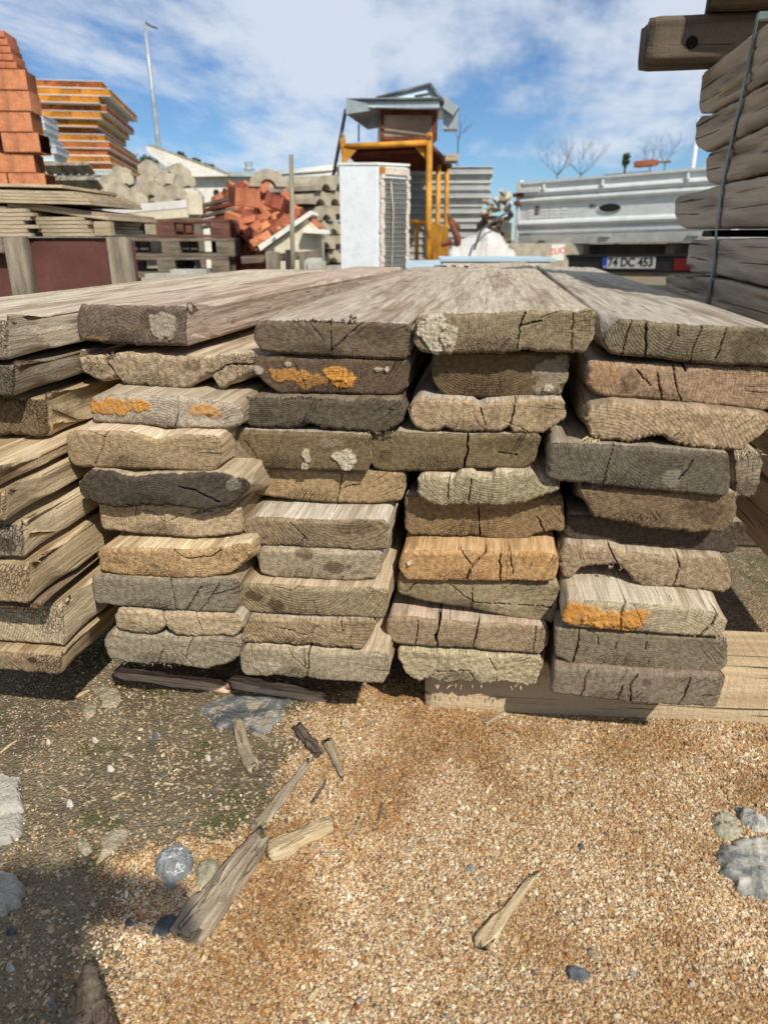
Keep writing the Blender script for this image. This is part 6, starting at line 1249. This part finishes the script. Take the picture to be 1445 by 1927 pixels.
mb = MB(); q_ = A(895, 440, 8.9); bx(mb, Vector((q_.x, q_.y, 0)), *turn(0), .05, .42, 0, .4, GZv, q_.z+.15); tag(mb.build('rubble_core', M['oldwoodh'], bevel=.03), 'dark pile core under the scrap wood', 'scrap')
mb = MB(); mb.tube([A(951, 428, 7.4), A(951, 428, 7.45)], .05, 16); tag(mb.build('round_scrap', M['steel']), 'small dark round scrap piece by the left edge of the tailgate', 'scrap')
mb = MB(); P0, e, f, w, h = frame(945, 1012, 458, 520, 7.6, 0); bx(mb, Vector((P0.x, P0.y, 0)), e, f, 0, w+.5, 0, .2, GZv, P0.z+h); tag(mb.build('block_wall', M['concrete'], bevel=.01), 'low grey green concrete block wall beside the truck wheel', 'wall')
mb = MB(); P0, e, f, w, h = frame(1036, 1060, 460, 490, 6.9, -8); bx(mb, P0, e, f, 0, w, 0, .01, 0, h); o = tag(mb.build('paper_notice', M['paper']), 'white notice with orange letters under the truck bed', 'notice')
# -- slabs lying just beyond the plank tops
mb = MB(); a = [A(765, 505, 3.6), A(846, 503, 3.5), A(836, 489, 4.6), A(765, 490, 4.6)]; mb.hexa([v-U*.03 for v in a], a); tag(mb.build('blue_sheet', M['bluesheet']), 'pale blue metal sheet lying behind the centre planks', 'sheet')
mb = MB(); zz = A(765, 505, 3.6).z-.03; bx(mb, Vector((a[0].x, a[0].y, 0)), *turn(0), -.2, .55, .3, .9, GZv, min(v.z for v in a)-.032); tag(mb.build('concrete_plinth', M['concgrey']), 'concrete block under the pale blue sheet', 'block')
def torn():
    e, f = turn(-3); P0 = A(828, 492, 3.3); root = thing('torn_panel', P0+e*.3, 'torn white and tan foam panel lying right behind the planks', 'panel')
    mb = MB(); bx(mb, P0, e, f, 0, .50, 0, .5, .0, .012); mb.build('skin', M['bluesheet'], root)
    mb = MB(); rr = random.Random(8); n = 24
    for k in range(n): x0 = .01+.47*k/n; bx(mb, P0, e, f, x0, x0+.47/n, .006, .45, -.012-rr.uniform(0, .022), -.0005)
    mb.build('core', M['foamw'], root)
    mb = MB(); bx(mb, Vector((P0.x, P0.y, 0)), e, f, .05, .45, .1, .4, GZv, P0.z-.036); tag(mb.build('concrete_plinth', M['concgrey']), 'concrete block under the torn panel', 'block')
torn()

# -- pickup truck seen from behind
def text_mesh(name, s, size, m, parent, loc, rot=(math.pi/2, 0, 0), xscale=1., depth=.0015):
    cu = bpy.data.curves.new(name, 'FONT'); cu.body = s; cu.size = size; cu.align_x = 'CENTER'; cu.align_y = 'CENTER'; cu.extrude = depth; cu.offset = size*.018
    ob = bpy.data.objects.new(name, cu); COL.objects.link(ob); dg = bpy.context.evaluated_depsgraph_get(); me = bpy.data.meshes.new_from_object(ob.evaluated_get(dg)); bpy.data.objects.remove(ob)
    o = bpy.data.objects.new(name, me); COL.objects.link(o); me.materials.clear(); me.materials.append(m); o.parent = parent; o.location = loc; o.rotation_euler = rot; o.scale = (xscale, 1, 1); return o
def truck():
    c = A(1187, 499, 7.2); th = YW-math.radians(42)
    root = thing('pickup_truck', Vector((c.x, c.y, 0)), 'silver white pickup truck seen from behind with its tailgate closed', 'truck', rot=(0, -math.radians(1.1), th))
    B = lambda mb, x0, x1, y0, y1, z0, z1: mb.box(((x0+x1)/2, (y0+y1)/2, (z0+z1)/2), (x1-x0, y1-y0, z1-z0))
    def part(nm, boxes, m, parent=root, bevel=.004):
        mb = MB(); [B(mb, *b) for b in boxes]; return mb.build(nm, m, parent, local=True, bevel=bevel)
    xl, xr = -1.30, .92; zb, zt = .735, 1.235
    # tailgate: one pressed sheet, profile swept along x
    pr = [(0, zb), (-.012, zb+.01), (-.012, zb+.045), (.0, zb+.055), (-.03, zb+.075), (-.038, zb+.095), (-.03, zb+.115), (0, zb+.135), (0, zb+.285), (-.03, zb+.30), (-.036, zb+.318), (-.03, zb+.334), (0, zb+.352), (-.028, zb+.372), (-.034, zb+.388), (-.026, zb+.405), (.002, zb+.42), (.002, zt-.03), (-.02, zt-.022), (-.02, zt), (.035, zt), (.035, zb)]
    mb = MB(); mb.prism(pr, xl+.05, xr-.05, lambda u, t, w: (t, u, w)); tg = mb.build('tailgate', M['carwhite'], root, local=True)
    for x, z in ((xl+.32, zt-.055), (-.35, zt-.055), (.45, zt-.055)): part('hook', [(x, x+.014, -.045, -.005, z-.03, z+.02), (x, x+.03, -.05, -.03, z-.04, z-.027)], M['carwhite'], tg)
    mb = MB(); n = 28; 
    ov = [(-.26+.105*math.cos(a), zb+.212+.036*math.sin(a)) for a in np.linspace(0, 2*math.pi, n, endpoint=False)]
    mb.prism(ov, -.006, -.001, lambda u, t, w: (u, t, w)); mb.build('badge_oval', M['black'], tg, local=True)
    mb = MB(); 
    for i in range(n):
        a0, a1 = 2*math.pi*i/n, 2*math.pi*(i+1)/n; mb.tube([(-.26+.112*math.cos(a0), -.006, zb+.212+.042*math.sin(a0)), (-.26+.112*math.cos(a1), -.006, zb+.212+.042*math.sin(a1))], .006, 5)
    mb.build('badge_ring', M['galv'], tg, local=True)
    # white sticker bars at the left of the gate
    for r_ in range(4):
        for k, (x0, x1) in enumerate(((-1.16, -1.10), (-1.085, -1.03), (-1.015, -.93), (-.915, -.80), (-.785, -.70))):
            if k == 4 and r_ in (0, 3): x1 -= .03
            z = zb+.15+r_*.031; part('sticker_bar', [(x0+.004*r_, x1, -.004, -.001, z, z+.023)], M['ink'] if (k == 1 and r_ in (0, 1, 2)) and False else (M['underd'] if k == 1 and r_ != 0 else M['paper']), tg, 0)
    text_mesh('scribble', '0N', .05, M['steel'], tg, (-.44, -.003, zb+.235), xscale=1.1, depth=.001)
    part('latch', [(.62, .66, -.03, -.002, zb+.19, zb+.25), (.63, .67, -.025, -.002, zb+.14, zb+.175)], M['carwhite'], tg)
    part('corner_post', [(xl, xl+.045, -.02, .06, zb-.09, zt+.02)], M['carwhite']); part('corner_post', [(xr-.045, xr, -.02, .06, zb-.09, zt+.01)], M['carwhite'])
    part('hinge', [(xl-.03, xl+.10, -.04, -.021, zt-.14, zt-.10), (xl-.01, xl+.06, -.045, -.021, zt-.22, zt-.18)], M['rust'])
    part('latch_rod', [(xl+.06, xl+.30, -.06, -.04, zt-.09, zt-.06)], M['whitewash'])
    part('side_wall', [(xl+.0, xl+.03, .062, 3.2, zb, zt-.02)], M['carwhite']); part('side_wall', [(xr-.03, xr, .062, 3.2, zb, zt-.02)], M['carwhite'])
    part('bed_floor', [(xl+.03, xr-.03, .03, 3.2, zb-.03, zb-.002)], M['carwhite'])
    part('rear_beam', [(xl+.0, xr, -.015, .05, zb-.105, zb-.012)], M['carwhite2'])
    part('hinge', [(-1.0, -.92, -.035, -.016, zb-.07, zb-.05), (-.32, -.22, -.035, -.016, zb-.05, zb-.02), (.52, .62, -.035, -.016, zb-.06, zb-.03)], M['carwhite2'])
    part('chassis', [(-.55, -.47, .05, 4.6, zb-.27, zb-.11), (.30, .38, .05, 4.6, zb-.27, zb-.11), (-.8, .7, .25, .33, zb-.24, zb-.12)], M['under'])
    part('mudguard', [(-.95, -.60, .35, .9, zb-.20, zb-.11), (.42, .80, .35, .9, zb-.20, zb-.11)], M['under'])
    part('bumper', [(-.97, .77, -.04, .03, .375, .505), (-.97, .77, -.06, .10, .506, .53)], M['black'])
    part('bumper_step', [(-.9, .7, -.02, .3, .33, .37)], M['under'])
    for x0, x1, xa, xb in ((-.955, -.87, -.86, -.66), (.66, .75, .43, .65)):
        part('tail_light', [(xa, xb, -.052, -.041, .385, .495)], M['redlamp']); part('indicator', [(x0, x1, -.052, -.041, .385, .495)], M['amber'])
    part('reversing_lamp', [(-.82, -.76, -.056, -.053, .39, .49)], M['plateg'])
    pl = part('number_plate', [(-.26, .26, -.052, -.042, .40, .512)], M['plate'], bevel=.002)
    part('blue_band', [(-.255, -.215, -.055, -.0525, .404, .508)], M['plateblue'], pl, 0)
    text_mesh('plate_text', '74 DC 453', .108, M['ink'], pl, (.02, -.054, .4555), xscale=.92)
    text_mesh('plate_country', 'TR', .022, M['paper'], pl, (-.235, -.056, .415), xscale=.9, depth=.0005)
    for x, y in ((-.78, .95), (.62, .95), (-.78, 4.0), (.62, 4.0)):
        mb = MB(); mb.tube([(x-.09, y, .27), (x-.075, y, .27), (x+.075, y, .27), (x+.09, y, .27)], [.26, .31, .31, .26], 24); w_ = mb.build('wheel', M['black'], root, local=True)
        mb = MB(); mb.tube([(x-.095, y, .27), (x+.095, y, .27)], .17, 18); mb.build('rim', M['galv'], w_, local=True)
    part('cab', [(-.85, .80, 3.35, 4.9, .45, 1.10), (-.72, .70, 3.4, 4.6, 1.10, 1.60)], M['carwhite'], bevel=.06)
    part('rear_window', [(-.55, .5, 3.385, 3.398, 1.18, 1.5)], M['black'])
    # ladder rack behind the cab
    mb = MB(); mb.tube([(-.13, 1.6, zb), (-.11, 1.6, 1.86)], .022, 8); mb.tube([(.03, 1.6, zb), (.16, 1.72, 1.62)], .022, 8); mb.tube([(-.11, 1.6, 1.76), (.85, 1.6, 1.76)], .014, 8); mb.tube([(-.11, 1.6, 1.70), (.85, 1.6, 1.70)], .014, 8)
    mb.build('rack', M['whitewash'], root, local=True, smooth=True)
    mb = MB(); B(mb, -.35, .1, .0, .03, zt+.001, zt+.008); mb.build('rack_foot', M['rust'], root, local=True)
M['carwhite2'] = simple('dusty_white_paint', (.40, .41, .38), .6, 0, n1=5, amt=.2, dirt=((.25, .15, .08), .6)); M['underd'] = simple('dark_sticker', (.12, .12, .12), .6, 0, amt=.2); M['plateg'] = simple('grey_lens', (.25, .22, .2), .3, 0, amt=.1)
truck()
b_ = A(1215, 309, 7.4); o = brick_mesh('red_brick', .19, .05, .12, M['brick']); o.location = b_-U*.02; o.rotation_euler = (0, -.04, YW-math.radians(42)); tag(o, 'single red brick lying on the rim of the truck bed', 'brick')
beam_px('board_edge', 'thin dark board behind the single brick on the truck', 'board', (1205, 307, 7.55), (1262, 304, 7.4), .04, .018, M['oldwoodh'])

def letters_on(o_, s, px, py, d, size, m):
    c = A(px, py, d); t = text_mesh('lettering', s, size, m, None, (0, 0, 0)); t.parent = o_; e, f = turn(-8)
    t.location = c-f*.003-o_.location; t.rotation_euler = (math.pi/2, -.12, math.atan2(e.y, e.x))
letters_on(o_ := bpy.data.objects['paper_notice'], 'ZUO', 1049, 473, 6.895, .07, M['inkorange'])
# everything that is labelled is a thing unless said otherwise
for o in bpy.data.objects:
    if o.parent is None and 'label' in o.keys() and 'kind' not in o.keys(): o['kind'] = 'thing'
# -- the person taking the picture, crouching just behind the view point
def person():
    sx_ = .05; root_lab = 'person in dark clothes crouching on the ground and holding up a phone in one hand'
    bm_v = []; ed = []; rad = []
    def v(p, r): bm_v.append(p); rad.append(r); return len(bm_v)-1
    def chain(i, pts):
        for p, r in pts: j = v(p, r); ed.append((i, j)); i = j
        return i
    z = GZ
    pel = v((.10, -1.72, .22), .15)
    chest = chain(pel, [((.09, -1.66, .40), .135), ((.08, -1.56, .62), .15)])
    neck = chain(chest, [((.075, -1.50, .78), .07), ((.07, -1.46, .86), .055)])
    chain(neck, [((.06, -1.42, .95), .085), ((.055, -1.40, 1.05), .08)])
    for s in (-1, 1):
        sh = chain(chest, [((.08+s*.17, -1.52, .70), .065)])
        if s > 0:
            wr = chain(sh, [((.30, -1.47, .45), .045), ((.28, -1.30, .50), .034)]); palm = chain(wr, [((.27, -1.25, .50), .024)])
            for k in range(4): chain(palm, [((.245+.016*k, -1.20, .495), .009), ((.245+.018*k, -1.175, .475), .008)])
            chain(palm, [((.235, -1.235, .49), .010), ((.22, -1.215, .48), .009)])
        else:
            wr = chain(sh, [((.06+s*.24, -1.36, .52), .045), ((.02+s*.20, -1.15, .56), .034), ((.0+s*.155, -1.03, .62), .028)])
            palm = chain(wr, [((s*.15, -.995, .645), .028)])
            for k in range(4): chain(palm, [((s*.148, -.985+.002*k, .672-.018*k), .009), ((s*.123, -.972, .676-.019*k), .008), ((s*.104, -.969, .675-.019*k), .007)])
            chain(palm, [((s*.138, -1.005, .67), .010), ((s*.113, -1.004, .672), .009)])
        hip = chain(pel, [((.10+s*.13, -1.66, .24), .10)])
        chain(hip, [((.10+s*.20, -1.42, .40), .075), ((.10+s*.22, -1.30, .44), .062), ((.10+s*.20, -1.40, .25), .05), ((.10+s*.17, -1.50, z+.09), .042), ((.10+s*.17, -1.44, z+.045), .045), ((.10+s*.19, -1.30, z+.035), .036)])
    me = bpy.data.meshes.new('person'); off = Vector((.10, -1.5, z)); me.from_pydata([tuple(Vector(p)-off+Vector((sx_, 0, 0))) for p in bm_v], ed, []); o = bpy.data.objects.new('person', me); COL.objects.link(o); o.location = off
    sk = o.modifiers.new('skin', 'SKIN'); me.skin_vertices[0].data[0].use_root = True
    for i, r in enumerate(rad): me.skin_vertices[0].data[i].radius = (r, r)
    sk.use_smooth_shade = True; o.modifiers.new('sub', 'SUBSURF').levels = 1; o.modifiers['sub'].render_levels = 2
    me.materials.append(M['leaddark']); tag(o, root_lab, 'person')
    bpy.ops.mesh.primitive_uv_sphere_add(segments=20, ring_count=12, radius=1, location=(0, 0, 0)); h = bpy.context.object; h.name = 'hair'; h.scale = (.093, .108, .10); h.location = Vector((.055+sx_, -1.435, 1.055))-off; h.parent = o; h.data.materials.append(M['hair'])
    mb = MB(); mb.box((-.058+sx_, -.990, .652), (.155, .009, .076)); ph = mb.build('phone', M['black'], bevel=.003); tag(ph, 'black phone held up by the crouching person', 'phone')
person()
for o in bpy.data.objects:
    if o.parent is None and 'label' in o.keys() and 'kind' not in o.keys(): o['kind'] = 'thing'
